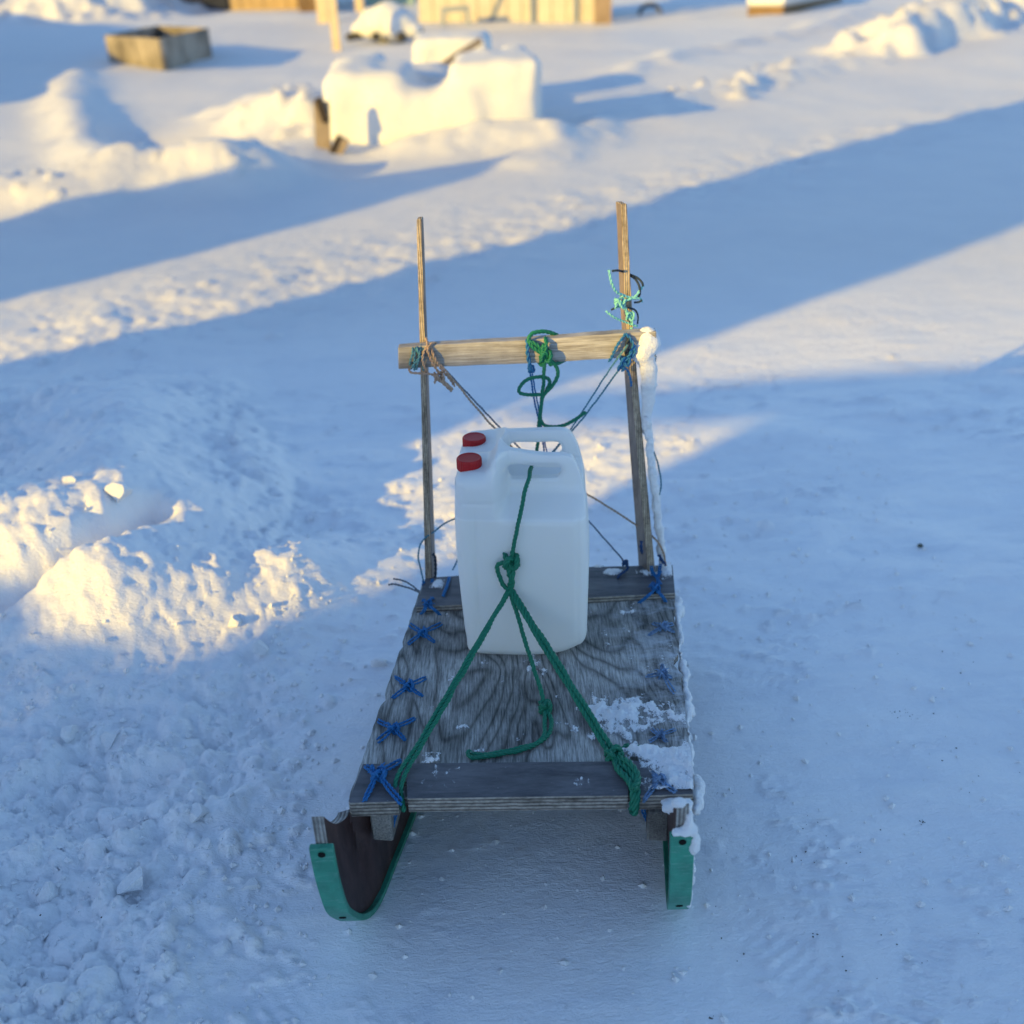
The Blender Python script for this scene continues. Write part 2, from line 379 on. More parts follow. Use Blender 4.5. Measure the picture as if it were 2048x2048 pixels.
def terrain(X, Y):
    D = np.hypot(X, Y)
    h = fbm(X * .22, Y * .22, 3, 3) * .10 * ss(4, 12, D) + fbm(X * 1.1, Y * 1.1, 4, 5) * .022 * ss(1.2, 4, D)
    # loose trodden snow on the left, packed track on the right
    edge = -.36 - .10 * fbm(Y * 1.7, X * 0 + 4.2, 3, 9) - .45 * ss(1.9, 3.3, Y) * (Y - 1.9) * .55
    loose = ss(.02, .30, edge - X + .0) * (1 - ss(3.4, 4.4, Y))
    wx = X + .03 * fbm(X * 6, Y * 6, 2, 31); wyy = Y + .03 * fbm(X * 6 + 9, Y * 6, 2, 33)
    rid = 1 - np.abs(fbm(wx * 4.5, wyy * 4.5, 4, 41, .55))
    # the big heap on the left
    d, v = seg_dist(X + .10 * fbm(X * 3, Y * 3, 3, 12), Y + .10 * fbm(X * 3 + 8, Y * 3, 3, 13), [(-2.8, 2.30, .12), (-1.75, 2.42, .19), (-1.17, 2.50, .235), (-1.25, 2.95, .18), (-1.45, 3.6, .08)])
    hp = v * np.clip(1.08 - d / .46, 0, 1) ** .95
    d2, v2 = seg_dist(X + .05 * fbm(X * 4, Y * 4, 3, 15), Y, [(-.86, 2.02, .02), (-1.0, 2.22, .13), (-1.17, 2.50, .235)])
    hp = np.maximum(hp, v2 * np.clip(1.05 - d2 / .30, 0, 1))
    calm = (1 - .88 * ss(.02, .10, hp)) * (1 - .85 * np.exp(-((Y - 2.12 - .30 * (X + .8)) / .26) ** 2) * ss(-1.9, -1.5, X))
    h = h + loose * (.035 + ((rid - .75) * .075 + fbm(wx * 13, wyy * 13, 5, 55, .7) * .034) * calm)
    h = h + loose * fbm(X * 34, Y * 34, 3, 59, .7) * .010
    big = fbm(X * 2.2 + 5, Y * 2.2, 3, 77)
    h = h + loose * ss(.9, 1.5, -X) * .025 + loose * big * .040 * calm
    # crust and scuffs on the packed track
    near = 1 - ss(3, 6, Y)
    h = h + (1 - loose) * near * (fbm(X * 5, Y * 16, 4, 61, .6) * .006 + fbm(X * 2, Y * 3, 3, 63) * .010)
    sc = fbm(X * 22, Y * 46, 3, 88, .6); h = h + (1 - loose) * near * np.clip(sc - .22, 0, 1) * .026 * ss(-.1, .35, fbm(X * 2.3, Y * 4, 3, 90))
    # rough zone that catches the slanting light behind the sled
    z2 = np.exp(-((X - .1) / 1.0) ** 2 - ((Y - 2.85) / .45) ** 2); h = h + z2 * fbm(X * 9, Y * 11, 4, 95, .6) * .018
    h = h + hp + ss(.02, .12, hp) * (fbm(X * 7, Y * 7, 5, 19, .62) * .013 + (1 - np.abs(fbm(X * 3.2, Y * 3.2, 3, 23))) * .035 - .028)
    d, v = seg_dist(X + .03 * fbm(X * 9, Y * 9, 2, 14), Y, [(-1.62, 2.02, 0), (-1.30, 2.16, 0), (-1.12, 2.30, 0), (-.98, 2.52, 0)])
    h = h - .09 * np.exp(-(d / .038) ** 2)
    # low slope running from the heap towards the sled
    d, v = seg_dist(X, Y, [(-1.3, 2.0, .04), (-.85, 2.24, .085), (-.60, 2.36, .085), (-.42, 2.48, .05)])
    h = h + v * np.exp(-(d / .16) ** 2)
    # middle distance: banks along the ploughed track
    def bank(pts, hh, wd, rough, seed, p=1.0):
        nonlocal h
        q = [(*gp(a, b), hgt) for a, b, hgt in pts]
        s = np.hypot(q[0][0], q[0][1]) * .05
        dd, vv = seg_dist(X + rough * fbm(X * 1.3, Y * 1.3, 4, seed), Y + rough * fbm(X * 1.3 + 5, Y * 1.3, 4, seed + 1), q)
        hb = hh * vv * np.exp(-(dd / wd) ** 2 * p)
        lump = (1 - np.abs(fbm(X * 2.7, Y * 2.7, 4, seed + 3, .6)))
        h = h + hb * (.9 + .2 * lump)
    bank([(0, 372, 1), (120, 372, 1), (230, 362, 1), (330, 350, 1.1), (425, 345, 1.1)], .20, .50, .2, 101)
    bank([(430, 345, .9), (520, 300, .7), (600, 275, .6)], .17, .42, .2, 104)
    bank([(222, 350, 1), (190, 300, .9), (160, 240, .9), (135, 190, .8), (150, 150, .5)], .17, .36, .12, 111)
    bank([(480, 215, .7), (540, 225, 1), (590, 225, 1)], .34, .55, .3, 121)
    bank([(1000, 300, .5), (1160, 230, .8), (1345, 172, 1), (1500, 135, .8), (1640, 118, .8)], .13, .30, .3, 131)
    bank([(1150, 150, .5), (1300, 100, .8), (1480, 66, 1), (1640, 30, 1)], .14, .35, .3, 135)
    bank([(1650, 100, 1), (1760, 70, 1.4), (1840, 45, 1.6), (1932, 20, 1.4)], .42, .55, .7, 141)
    bank([(0, 30, 1), (100, 40, 1), (230, 36, 1), (290, 20, 1)], .9, 1.4, 1.0, 151)
    bank([(800, 272, .7), (900, 268, 1), (1010, 262, .8)], .22, .38, .25, 161)
    dd, _ = seg_dist(X, Y, [(*gp(270, 260), 0), (*gp(350, 262), 0)]); h = h - .16 * np.exp(-(dd / .55) ** 2)
    # churned strip of the track that stays in the sun
    tr = np.exp(-((Y - .93 * X - 6.4) / 1.0) ** 2); h = h + tr * fbm(X * 4.5, Y * 4.5, 5, 71, .7) * .034 * ss(3, 5, Y)
    h = h + ss(10, 30, Y) * (fbm(X * .12, Y * .12, 3, 6) * .25)
    return h, loose
HH, LOOSE = terrain(XX, YY)
# thrown clods frozen into the loose snow
def clod_field(n, xr, yr, rr, ok, seed):
    r_ = np.random.default_rng(seed)
    for i in range(n):
        x = r_.uniform(*xr); yv = r_.uniform(*yr)
        if not ok(x, yv, r_): continue
        if seed == 6 and yv > 1.75: continue
        if seed == 5 and abs(yv - 2.12 - .30 * (x + .8)) < .28 and r_.random() < .75: continue
        if yv > 2.02 and yv < 3.2 and x < -.62 and seed == 5 and r_.random() < .96: continue
        r = rr[0] * (rr[1] / rr[0]) ** (r_.random() ** 2.2)
        i0, i1 = np.searchsorted(ys, (yv - r, yv + r))
        if i1 - i0 < 2: continue
        W_ = wy[(i0 + i1) // 2]; j0, j1 = np.searchsorted(us, ((x - r * 1.1) / W_, (x + r * 1.1) / W_))
        if j1 - j0 < 2: continue
        sx = XX[i0:i1, j0:j1] - x; sy = YY[i0:i1, j0:j1] - yv
        a = r_.uniform(0, 3.14); ca, sa = math.cos(a), math.sin(a); e = r_.uniform(.6, 1)
        p = (sx * ca + sy * sa) / r; q_ = (-sx * sa + sy * ca) / (r * e)
        m_ = np.maximum(np.abs(p) * .8 + np.abs(q_) * .55, np.hypot(p, q_))
        dome = np.clip(1 - m_ ** 2.6, 0, 1) ** .6 * r * r_.uniform(.35, .75) * (.6 if seed == 6 else 1) + (p * r_.uniform(-.25, .25) + q_ * r_.uniform(-.25, .25)) * r * (m_ < 1)
        blk = HH[i0:i1, j0:j1]; base = HH[(i0 + i1) // 2, (j0 + j1) // 2]
        HH[i0:i1, j0:j1] = np.where(m_ < 1, np.maximum(blk, base * .6 + blk * .4 + dome * .9), blk)
def ok_left(x, y_, r_):
    e = -.40 - .25 * max(0, y_ - 1.9)
    return x < e + r_.uniform(-.25, .05)
clod_field(4200, (-2.0, -.3), (.85, 3.3), (.006, .027), ok_left, 5)
clod_field(26, (-1.6, -.7), (.85, 1.9), (.03, .055), ok_left, 6)
clod_field(300, (-.9, .9), (2.5, 3.5), (.008, .022), lambda x, y_, r_: r_.random() < .7, 8)
def ok_track(x, y_, r_): return abs(y_ - .93 * x - 6.5) < 1.3 * r_.random() + .1
clod_field(1300, (-4, 5), (3.2, 12), (.015, .045), ok_track, 9)
def near_line(pts, wd):
    q = [gp(a, b) for a, b in pts]
    def f(x, y_, r_):
        d, _ = seg_dist(np.array([x]), np.array([y_]), [(a, b, 0) for a, b in q]); return d[0] < wd * r_.random()
    return f
clod_field(3000, (2, 12), (8, 30), (.05, .17), near_line([(1345, 172), (1500, 130), (1650, 100), (1760, 70), (1932, 30)], .9), 10)
clod_field(700, (-5, 0), (6, 14), (.03, .08), near_line([(0, 385), (230, 365), (330, 350), (435, 345), (520, 300), (600, 270)], .6), 12)
clod_field(500, (-6, 1), (7, 20), (.03, .08), near_line([(222, 350), (190, 300), (150, 230), (135, 180)], .5), 13)
clod_field(800, (-4, 0), (8, 15), (.05, .15), near_line([(520, 240), (590, 215), (600, 190)], .7), 14)
# boot and tread prints
def tread(px, py, ang, L_, W2, per, dep):
    c = atz(px, py, 0); ca, sa = math.cos(ang), math.sin(ang)
    p = (XX - c[0]) * ca + (YY - c[1]) * sa; q = -(XX - c[0]) * sa + (YY - c[1]) * ca
    m_ = ss(L_ / 2, L_ / 2 - .02, np.abs(p)) * ss(W2 / 2, W2 / 2 - .015, np.abs(q)) * np.clip(.7 + fbm(XX * 7, YY * 7, 2, int(px)), 0, 1)
    HH[:] = HH - m_ * dep * .55 * (.5 + .5 * np.sin(p / per * 2 * math.pi))
for a_ in ((1370, 1990, .9, .20, .08, .022, .007), (1500, 1800, 1.3, .22, .09, .024, .007), (330, 1960, 1.0, .26, .13, .030, .010), (1560, 1900, 2.2, .22, .09, .024, .006), (1700, 1750, 1.6, .2, .09, .024, .005),
           (1460, 1340, 2.6, .30, .05, .025, .006), (1100, 1935, .2, .2, .08, .02, .005), (620, 1980, .7, .22, .09, .024, .007), (1850, 1950, 1.1, .22, .09, .022, .006), (1600, 1180, 1.9, .24, .09, .022, .005), (900, 1900, 1.5, .2, .09, .024, .005)): tread(*a_)
# the ground is pressed flat where the sled stands
flat = np.exp(-np.clip(np.abs(XX - (.03 + (YY - 1.3) * .12)) - .30, 0, 9) ** 2 / .01) * ss(.95, 1.15, YY) * (1 - ss(2.15, 2.5, YY))
HH = HH * (1 - .82 * flat) - .004
def ground_h(x, y_):
    i = np.clip(np.searchsorted(ys, y_), 1, len(ys) - 1); j = np.clip(np.searchsorted(us, x / max(1.0, y_)), 1, len(us) - 1)
    return float(HH[i, j])
nr, nc = HH.shape
verts = np.stack([XX, YY, HH], -1).reshape(-1, 3).astype(np.float32)
ii = (np.arange(nr - 1)[:, None] * nc + np.arange(nc - 1)[None, :]).ravel()
quads = np.stack([ii, ii + 1, ii + nc + 1, ii + nc], -1).astype(np.int32)
me = bpy.data.meshes.new('snow_ground')
me.vertices.add(len(verts)); me.vertices.foreach_set('co', verts.ravel())
me.loops.add(quads.size); me.loops.foreach_set('vertex_index', quads.ravel())
me.polygons.add(len(quads)); me.polygons.foreach_set('loop_start', np.arange(0, quads.size, 4, dtype=np.int32)); me.polygons.foreach_set('loop_total', np.full(len(quads), 4, np.int32))
me.update(calc_edges=True); me.polygons.foreach_set('use_smooth', np.ones(len(quads), bool))
pkv = (1 - LOOSE) * (1 - ss(3.0, 5.0, YY)); pkv = np.clip(pkv, 0, 1) * (.6 + .4 * ss(-.3, .3, fbm(XX * 2, YY * 2, 3, 200)))
ao_ = me.attributes.new('far_dim', 'FLOAT', 'POINT'); ao_.data.foreach_set('value', ss(3.0, 6.0, YY + .25 * fbm(XX, YY, 3, 7)).ravel().astype(np.float32))  # mask that dims the snow colour with distance
at = me.attributes.new('packed', 'FLOAT', 'POINT'); at.data.foreach_set('value', pkv.ravel().astype(np.float32))
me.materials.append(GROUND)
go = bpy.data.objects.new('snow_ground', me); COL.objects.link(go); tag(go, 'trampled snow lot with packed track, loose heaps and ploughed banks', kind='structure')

# ------------------------------------------------------------------ houses behind the camera that cast the long shadows
SD = np.array([math.sin(SUN_AZ), math.cos(SUN_AZ), 0]); QD = np.array([math.cos(SUN_AZ), -math.sin(SUN_AZ), 0]); TE = math.tan(SUN_EL)
D0 = -8.0
def sv(s, d, back=0.0):            # point of a facade at D0 whose shadow falls at (s, d) on flat ground
    return QD * s + SD * (D0 - back) + np.array([0, 0, (d - D0) * TE])
CLAD = plain('painted_cladding', (.30, .08, .06), .7, .2, .2, 3)
CLAD2 = plain('ochre_cladding', (.45, .33, .14), .7, .2, .15, 3)
ROOFM = plain('roofing_felt', (.06, .06, .065), .85, .2, .2, 3)
TRIM = plain('white_trim', (.75, .76, .76), .6, .3, .05, 5)
GLASS = plain('window_glass', (.03, .04, .05), .1, .6)
def facade(parent, poly, depth, mat, name='wall'):
    pts = [sv(s, d) if d > -900 else QD * s + SD * D0 + np.array([0, 0, -.3]) for s, d in poly]
    return extrude_poly(name, pts[::-1], depth, mat, parent, down=-SD)
def window(parent, s, z, w_, h_):
    c = QD * s + SD * (D0 + .02) + np.array([0, 0, z])
    v, f = box_v(c, QD, SD, (0, 0, 1), w_ + .16, .06, h_ + .16); fr = mesh_obj('window', v, f, TRIM, parent)
    v, f = box_v(c + SD * .02, QD, SD, (0, 0, 1), w_, .05, h_); mesh_obj('pane', v, f, GLASS, fr)
hA = empty('house', QD * -3.7 + SD * (D0 - 3)); tag(hA, 'tall red clad house behind the viewer whose shadow crosses the track', 'house')
facade(hA, [(-2.74, -999), (-2.76, 3.2), (-2.72, 4.6), (-2.66, 24), (-5.35, 24), (-5.30, 11.5), (-5.15, 7.5), (-5.0, 6.0), (-4.72, 4.6), (-4.68, 3.3), (-4.60, 2.4), (-4.74, 1.2), (-4.76, -999)], .25, CLAD)
v, f = box_v(QD * -3.7 + SD * (D0 - 3.26) + np.array([0, 0, 2.8]), QD, SD, (0, 0, 1), 1.86, 6, 6.2); mesh_obj('house_body', v, f, CLAD, hA)
window(hA, -3.7, 4.2, .9, 1.1); window(hA, -3.7, 1.6, .9, 1.1)
hB = empty('house', QD * .5 + SD * (D0 - 3)); tag(hB, 'low ochre house behind the viewer with thin wide eaves', 'house')
facade(hB, [(4.5, -999), (4.5, 4.1), (-1.2, 4.1), (-1.64, 3.75), (-2.0, 3.2), (-2.03, 1.6), (-2.03, -999)], .25, CLAD2)
v, f = box_v(QD * 1.3 + SD * (D0 - 3.26) + np.array([0, 0, .95]), QD, SD, (0, 0, 1), 6.2, 6, 2.5); mesh_obj('house_body', v, f, CLAD2, hB)
window(hB, .2, 1.6, 1.1, 1.0); window(hB, 2.4, 1.6, 1.1, 1.0)
rp = [(-2.72, 2.56), (-2.5, 2.76), (-2.17, 3.28), (-1.64, 3.98), (-1.2, 4.25), (1.0, 4.6), (5.2, 4.3), (5.2, 3.95), (1.0, 4.2), (-1.2, 3.8), (-1.64, 3.4), (-2.17, 2.62), (-2.5, 2.28), (-2.74, 2.20)]
extrude_poly('eave', [sv(s, d) for s, d in rp[::-1]], .10, ROOFM, hB, down=SD)
extrude_poly('roof', [sv(s, d) - SD * .01 for s, d in ((5.2, 3.95), (5.2, 4.3), (1.0, 4.6), (-1.2, 4.25), (-1.2, 3.62), (4.4, 3.62))], 6.2, ROOFM, hB, down=-SD)
hC = empty('house', QD * -6.8 + SD * (D0 - 3)); tag(hC, 'small gabled red shed behind the viewer', 'shed')
facade(hC, [(-5.80, -999), (-5.70, 1.5), (-5.95, 2.6), (-6.10, 3.4), (-6.75, 5.6), (-7.0, 6.2), (-7.5, 3.9), (-7.8, 2.6), (-7.8, -999)], 4, CLAD)
fn = empty('fence', QD * -2.35 + SD * (D0 + .2)); tag(fn, 'weathered board fence closing the gap between the two houses', 'fence')
for i in range(9):
    s = -2.74 + i * .095
    a = QD * s + SD * (D0 + .15 + .004 * (i % 2)); hgt = (.74 + .20 * max(0, (-2.15 - s) / .5) + .05 * math.sin(i * 2.3) - D0) * TE
    v, f = box_v(a + np.array([0, 0, hgt / 2 - .1]), QD, SD, (0, 0, 1), .093, .02, hgt + .2); mesh_obj('board', v, f, GREYW, fn)
hD = empty('house', QD * -21.3 + SD * -4); tag(hD, 'wooden house off to the left that shades the far snow', 'house')
hp_ = lambda q, d: QD * q + SD * 1.0 + np.array([0, 0, max(-.3, (d - 1.0) * TE)])
extrude_poly('wall', [hp_(-14.6, -9), hp_(-15.6, 5.2), hp_(-17.3, 6.2), hp_(-20.3, 9.2), hp_(-25.0, 12.5), hp_(-40.0, 13.5), hp_(-40.0, -9)][::-1], 2.5, CLAD2, hD, down=-SD)

# ------------------------------------------------------------------ the sled
ZD = .240; TH = .015
def dk(px, py, dz=0.0): return atz(px, py, ZD + dz)
FL, FR, BL, BR = dk(697, 1600), dk(1388, 1594), dk(848, 1158), dk(1343, 1131)
def duv(u, v, z=0.0):
    p = (FL * (1 - u) + FR * u) * (1 - v) + (BL * (1 - u) + BR * u) * v; return p + np.array([0, 0, z])
sled = empty('sled', (duv(.5, .5)[0], duv(.5, .5)[1], 0)); tag(sled, 'weathered plywood hand sled with green runners, two upright posts and a crossbar', 'sled')
# deck board with worn edges and notches
r_ = random.Random(3); out = []
def edge_line(u0, v0, u1, v1, n, amp, notches=()):
    pts = []
    for i in range(n):
        t = i / n; u = u0 + (u1 - u0) * t; v = v0 + (v1 - v0) * t
        off = r_.uniform(-amp, amp)
        pts.append([u, v, off, t])
    return pts
for u, v, off, t in edge_line(0, .004, 1, .004, 20, .0015): out.append(duv(u, v + .003))
for u, v, off, t in edge_line(1, 0, 1, .985, 44, .004):
    if abs(v - .50) < .042: off -= .030 * (1 - abs(v - .50) / .045)
    if abs(v - .72) < .03: off -= .010
    out.append(duv(1 + off - .002, v))
for u, v, off, t in edge_line(1, .985, 0, .985, 20, .001): out.append(duv(u, v))
for u, v, off, t in edge_line(0, .985, 0, 0, 44, .002):
    if abs(v - .38) < .02: off += .012
    if abs(v - .62) < .015: off += .008
    out.append(duv(0 + off, v))
# triangulated fan through bmesh
def poly_plate(name, pts, thick, top, side, parent, bev=0.001):
    bm = bmesh.new(); vs = [bm.verts.new(p) for p in pts]; f = bm.faces.new(vs); bm.normal_update()
    if f.normal.z < 0: bmesh.ops.reverse_faces(bm, faces=[f])
    r = bmesh.ops.extrude_face_region(bm, geom=[f]); nv = [g for g in r['geom'] if isinstance(g, bmesh.types.BMVert)]
    bmesh.ops.translate(bm, verts=nv, vec=(0, 0, thick)); 
    bmesh.ops.translate(bm, verts=bm.verts[:], vec=(0, 0, -thick))
    bmesh.ops.recalc_face_normals(bm, faces=bm.faces[:]); bm.normal_update()
    bm.verts.index_update()
    V = [tuple(v.co) for v in bm.verts]; Fc = [[v.index for v in f.verts] for f in bm.faces]; fm = [0 if abs(f.normal.z) > .5 else 1 for f in bm.faces]
    bm.free()
    o = mesh_obj(name, V, Fc, None, parent, mats=[top, side], fm=fm)
    return o
poly_plate('deck_board', [tuple(p) for p in out], TH, DECK, EDGE_Z, sled)
# front cross plank (dark film plywood) with two rope notches, and rear plank
fp = [dk(688, 1528, TH), dk(660, 1600, TH), dk(700, 1606, TH), dk(796, 1603, TH), dk(799, 1560, TH), dk(813, 1560, TH), dk(815, 1597, TH), dk(1020, 1594, TH), dk(1256, 1591, TH), dk(1257, 1560, TH), dk(1270, 1558, TH), dk(1274, 1592, TH), dk(1386, 1588, TH), dk(1381, 1520, TH), dk(1200, 1523, TH), dk(900, 1526, TH)]
fp[0] = dk(726, 1528, TH); fp[1] = dk(697, 1602, TH)
poly_plate('front_plank', [tuple(p) for p in fp], TH + .016, FILM, EDGE_Z, sled)
rp = [dk(832, 1214, TH), dk(1350, 1186, TH), dk(1345, 1130, TH), dk(1178, 1134, TH), dk(851, 1156, TH)]
poly_plate('rear_plank', [tuple(p) for p in rp], TH - .0005, FILM, EDGE_Z, sled)
# rails under the deck
for (px, x2) in ((757, 0.03), (1318, .03)):
    a = dk(px, 1612); a[2] = 0; b = a + (BL - FL) / np.linalg.norm(BL - FL) * .62
    if px > 1000: b = a + (BR - FR) / np.linalg.norm(BR - FR) * .62
    dirv = (b - a) / np.linalg.norm(b - a); side = np.array([dirv[1], -dirv[0], 0])
    v, f = box_v((a + b) / 2 + np.array([0, 0, ZD - TH - .001 - .034]), side, dirv, (0, 0, 1), .036, .62, .066)
    bevel(mesh_obj('rail', v, f, GREYW, sled), .003)
a = duv(.5, .55); b1 = duv(.06, .55); b2 = duv(.94, .55); dv = (b2 - b1) / np.linalg.norm(b2 - b1)
v, f = box_v((b1 + b2) / 2 + np.array([0, 0, -TH - .085]), dv, np.cross((0, 0, 1), dv), (0, 0, 1), np.linalg.norm(b2 - b1) * .86, .018, .165)
mesh_obj('shade_board', v, f, BROWN, sled)  # unseen board, added to block light and darken the space under the deck
# runners
prof_b = [(1.148, .296), (1.150, .245), (1.157, .19), (1.170, .13), (1.194, .084), (1.224, .042), (1.260, .013), (1.305, 0), (1.38, 0), (1.5, 0), (1.75, 0), (1.97, .0), (2.02, .015)]
prof_t = [(1.160, .352), (1.19, .312), (1.225, .270), (1.262, .241), (1.30, .2235), (1.40, .2235), (2.00, .2235)]
def runner(xt, xg, xr, snow=False):
    """xt, xg: centre x at the tip and where it meets the snow; xr: at the rear"""
    def cx(y_, z_):
        if y_ < 1.30: t = min(1, max(0, z_ / .30)); return xg + (xt - xg) * t + (y_ - 1.27) * (.23 if xg < 0 else .10) * (1 - t)
        k1 = .23 if xg < 0 else .10; k2 = .12 if xg < 0 else .09
        return xg + (min(y_, 1.5) - 1.27) * k1 + max(0, y_ - 1.5) * k2
    # resample bottom
    B = catmull([(0, a, b) for a, b in prof_b], .012)[:, 1:]
    T = catmull([(0, a, b) for a, b in prof_t], .012)[:, 1:]
    gt = .012; n = len(B)
    tan = np.gradient(B, axis=0); tan /= np.linalg.norm(tan, axis=1)[:, None]; nrm = np.stack([tan[:, 1] * -1, tan[:, 0]], 1)   # inward (up)
    Bi = B + nrm * gt
    # wooden board: both faces as a grid between the bottom and the top line
    tw = .0185; M_, K_ = 64, 8
    def resamp(P, m):
        L = np.concatenate([[0], np.cumsum(np.linalg.norm(np.diff(P, axis=0), axis=1))]); q = (np.linspace(0, 1, m) ** 1.6) * L[-1]
        return np.stack([np.interp(q, L, P[:, 0]), np.interp(q, L, P[:, 1])], 1)
    RB, RT_ = resamp(Bi, M_), resamp(T, M_); V = []; Fc = []; fm = []
    for sgn in (-1, 1):
        for i in range(M_):
            for k in range(K_ + 1):
                p = RB[i] + (RT_[i] - RB[i]) * k / K_; V.append((cx(p[0], p[1]) + sgn * tw / 2, p[0], p[1]))
    W1 = K_ + 1; O1 = M_ * W1
    for i in range(M_ - 1):
        for k in range(K_):
            a = i * W1 + k; f = (a, a + 1, a + W1 + 1, a + W1); Fc.append(f); fm.append(0); Fc.append(tuple(q + O1 for q in f[::-1])); fm.append(0)
        for k in (0, K_):
            a = i * W1 + k; f = (a, a + W1, a + W1 + O1, a + O1); Fc.append(f if k == 0 else f[::-1]); fm.append(1)
    for i in (0, M_ - 1):
        for k in range(K_):
            a = i * W1 + k; f = (a, a + O1, a + O1 + 1, a + 1); Fc.append(f if i == 0 else f[::-1]); fm.append(1)
    rn = mesh_obj('runner', V, Fc, None, sled, mats=[BROWN, EDGE_Y], fm=fm, smooth=True); rn.data.set_sharp_from_angle(angle=.6)
    V, Fc = [], []; sw = .0375
    for i in range(n):
        for q_, s_ in ((B[i], -1), (B[i], 1), (Bi[i] - nrm[i] * .0004, 1), (Bi[i] - nrm[i] * .0004, -1)):
            V.append((cx(*B[i]) + s_ * sw / 2, q_[0], q_[1]))
    for i in range(n - 1):
        for k in range(4): Fc.append((i * 4 + k, i * 4 + (k + 1) % 4, i * 4 + 4 + (k + 1) % 4, i * 4 + 4 + k))
    Fc.append((3, 2, 1, 0)); e = (n - 1) * 4; Fc.append((e, e + 1, e + 2, e + 3))
    st = mesh_obj('runner_strip', V, Fc, GREENP, rn); bevel(st, .002, 2)
    # screw holes
    for t in (.04, .40):
        i = int(t * 40); c = np.array([cx(*B[i]), B[i][0], B[i][1]]); nn = np.array([0, -nrm[i][0], -nrm[i][1]]); tt = np.array([0, tan[i][0], tan[i][1]])
        Vh = [c + nn * .0012 + (np.array([1, 0, 0]) * math.cos(a) * .006 + tt * math.sin(a) * .006) for a in np.linspace(0, 2 * math.pi, 13)[:-1]]
        Vh += [p - nn * .008 for p in Vh]
        mesh_obj('screw_hole', Vh, [tuple(range(12)), *[(i, (i + 1) % 12, (i + 1) % 12 + 12, i + 12) for i in range(12)]], HOLE, rn)
    return rn, cx
EDGE_Y = ply_edge('plywood_runner_edge', 0, .0032, (.12, .11, .11), (.42, .41, .39))
rl, cxl = runner(-.314, -.2845, -.20); tag(rl, 'clean left runner'); rr_, cxr = runner(.246, .270, .33); tag(rr_, 'snow-caked right runner')

# posts: narrow plywood boards, edge towards the viewer, leaning slightly back
def post(pb, pm, pt, Yb, Ym, Yt, wb, wt, db, dtp, face, skew=.12):
    a = aty(*pb, Yb); m_ = aty(*pm, Ym); t_ = aty(*pt, Yt)
    V = []; rings = []
    C = catmull([a, m_, t_], .05); n = len(C)
    rr2 = random.Random(int(pb[0]))
    for i, c in enumerate(C):
        t = i / (n - 1); w_ = wb + (wt - wb) * t; d_ = db + (dtp - db) * min(1, t * 1.25)
        w_ += rr2.uniform(-.0006, .0006); d_ += rr2.uniform(-.001, .001)
        for (sx, sy) in ((-.5, 0), (.5, 0), (.5, 1), (-.5, 1)):
            V.append(c + np.array([sx * w_ + (sy * d_ * skew), sy * d_, 0]))
    Fc = []; fm = []
    for i in range(n - 1):
        for k in range(4): Fc.append((i * 4 + k, i * 4 + (k + 1) % 4, i * 4 + 4 + (k + 1) % 4, i * 4 + 4 + k)); fm.append(0 if k in (0, 2) else 1)
    Fc.append((3, 2, 1, 0)); fm.append(0); e = (n - 1) * 4; Fc.append((e, e + 1, e + 2, e + 3)); fm.append(0)
    o = mesh_obj('post', V, Fc, None, sled, mats=[EDGE_X, face], fm=fm); bevel(o, .0012); return o
post((858, 1186), (846, 720), (838, 438), 1.985, 2.06, 2.10, .0165, .0105, .050, .022, BROWNP)
post((1306, 1172), (1263, 690), (1248, 408), 1.975, 2.06, 2.10, .0175, .0125, .055, .026, BROWNP, -.30)
# crossbar in front of the posts
YB = 2.028
c0, c1, c2, c3 = aty(796, 696, YB), aty(797, 739, YB), aty(1313, 663, YB), aty(1312, 714, YB)
nseg = 26; V = []; rr2 = random.Random(5)
for i in range(nseg + 1):
    t = i / nseg; tp = c0 + (c2 - c0) * t; bt = c1 + (c3 - c1) * t; wv = math.sin(t * 9) * .0008 + rr2.uniform(-.0005, .0005)
    for (p, yy) in ((bt, 0), (bt, .026), (tp, .026), (tp, 0)): V.append(p + np.array([0, yy, wv]))
Fc = []
for i in range(nseg):
    for k in range(4): Fc.append((i * 4 + k, i * 4 + 4 + k, i * 4 + 4 + (k + 1) % 4, i * 4 + (k + 1) % 4))
Fc += [(0, 1, 2, 3), tuple(nseg * 4 + k for k in (3, 2, 1, 0))]
bevel(mesh_obj('crossbar', V, Fc, BAR, sled), .002, 2)

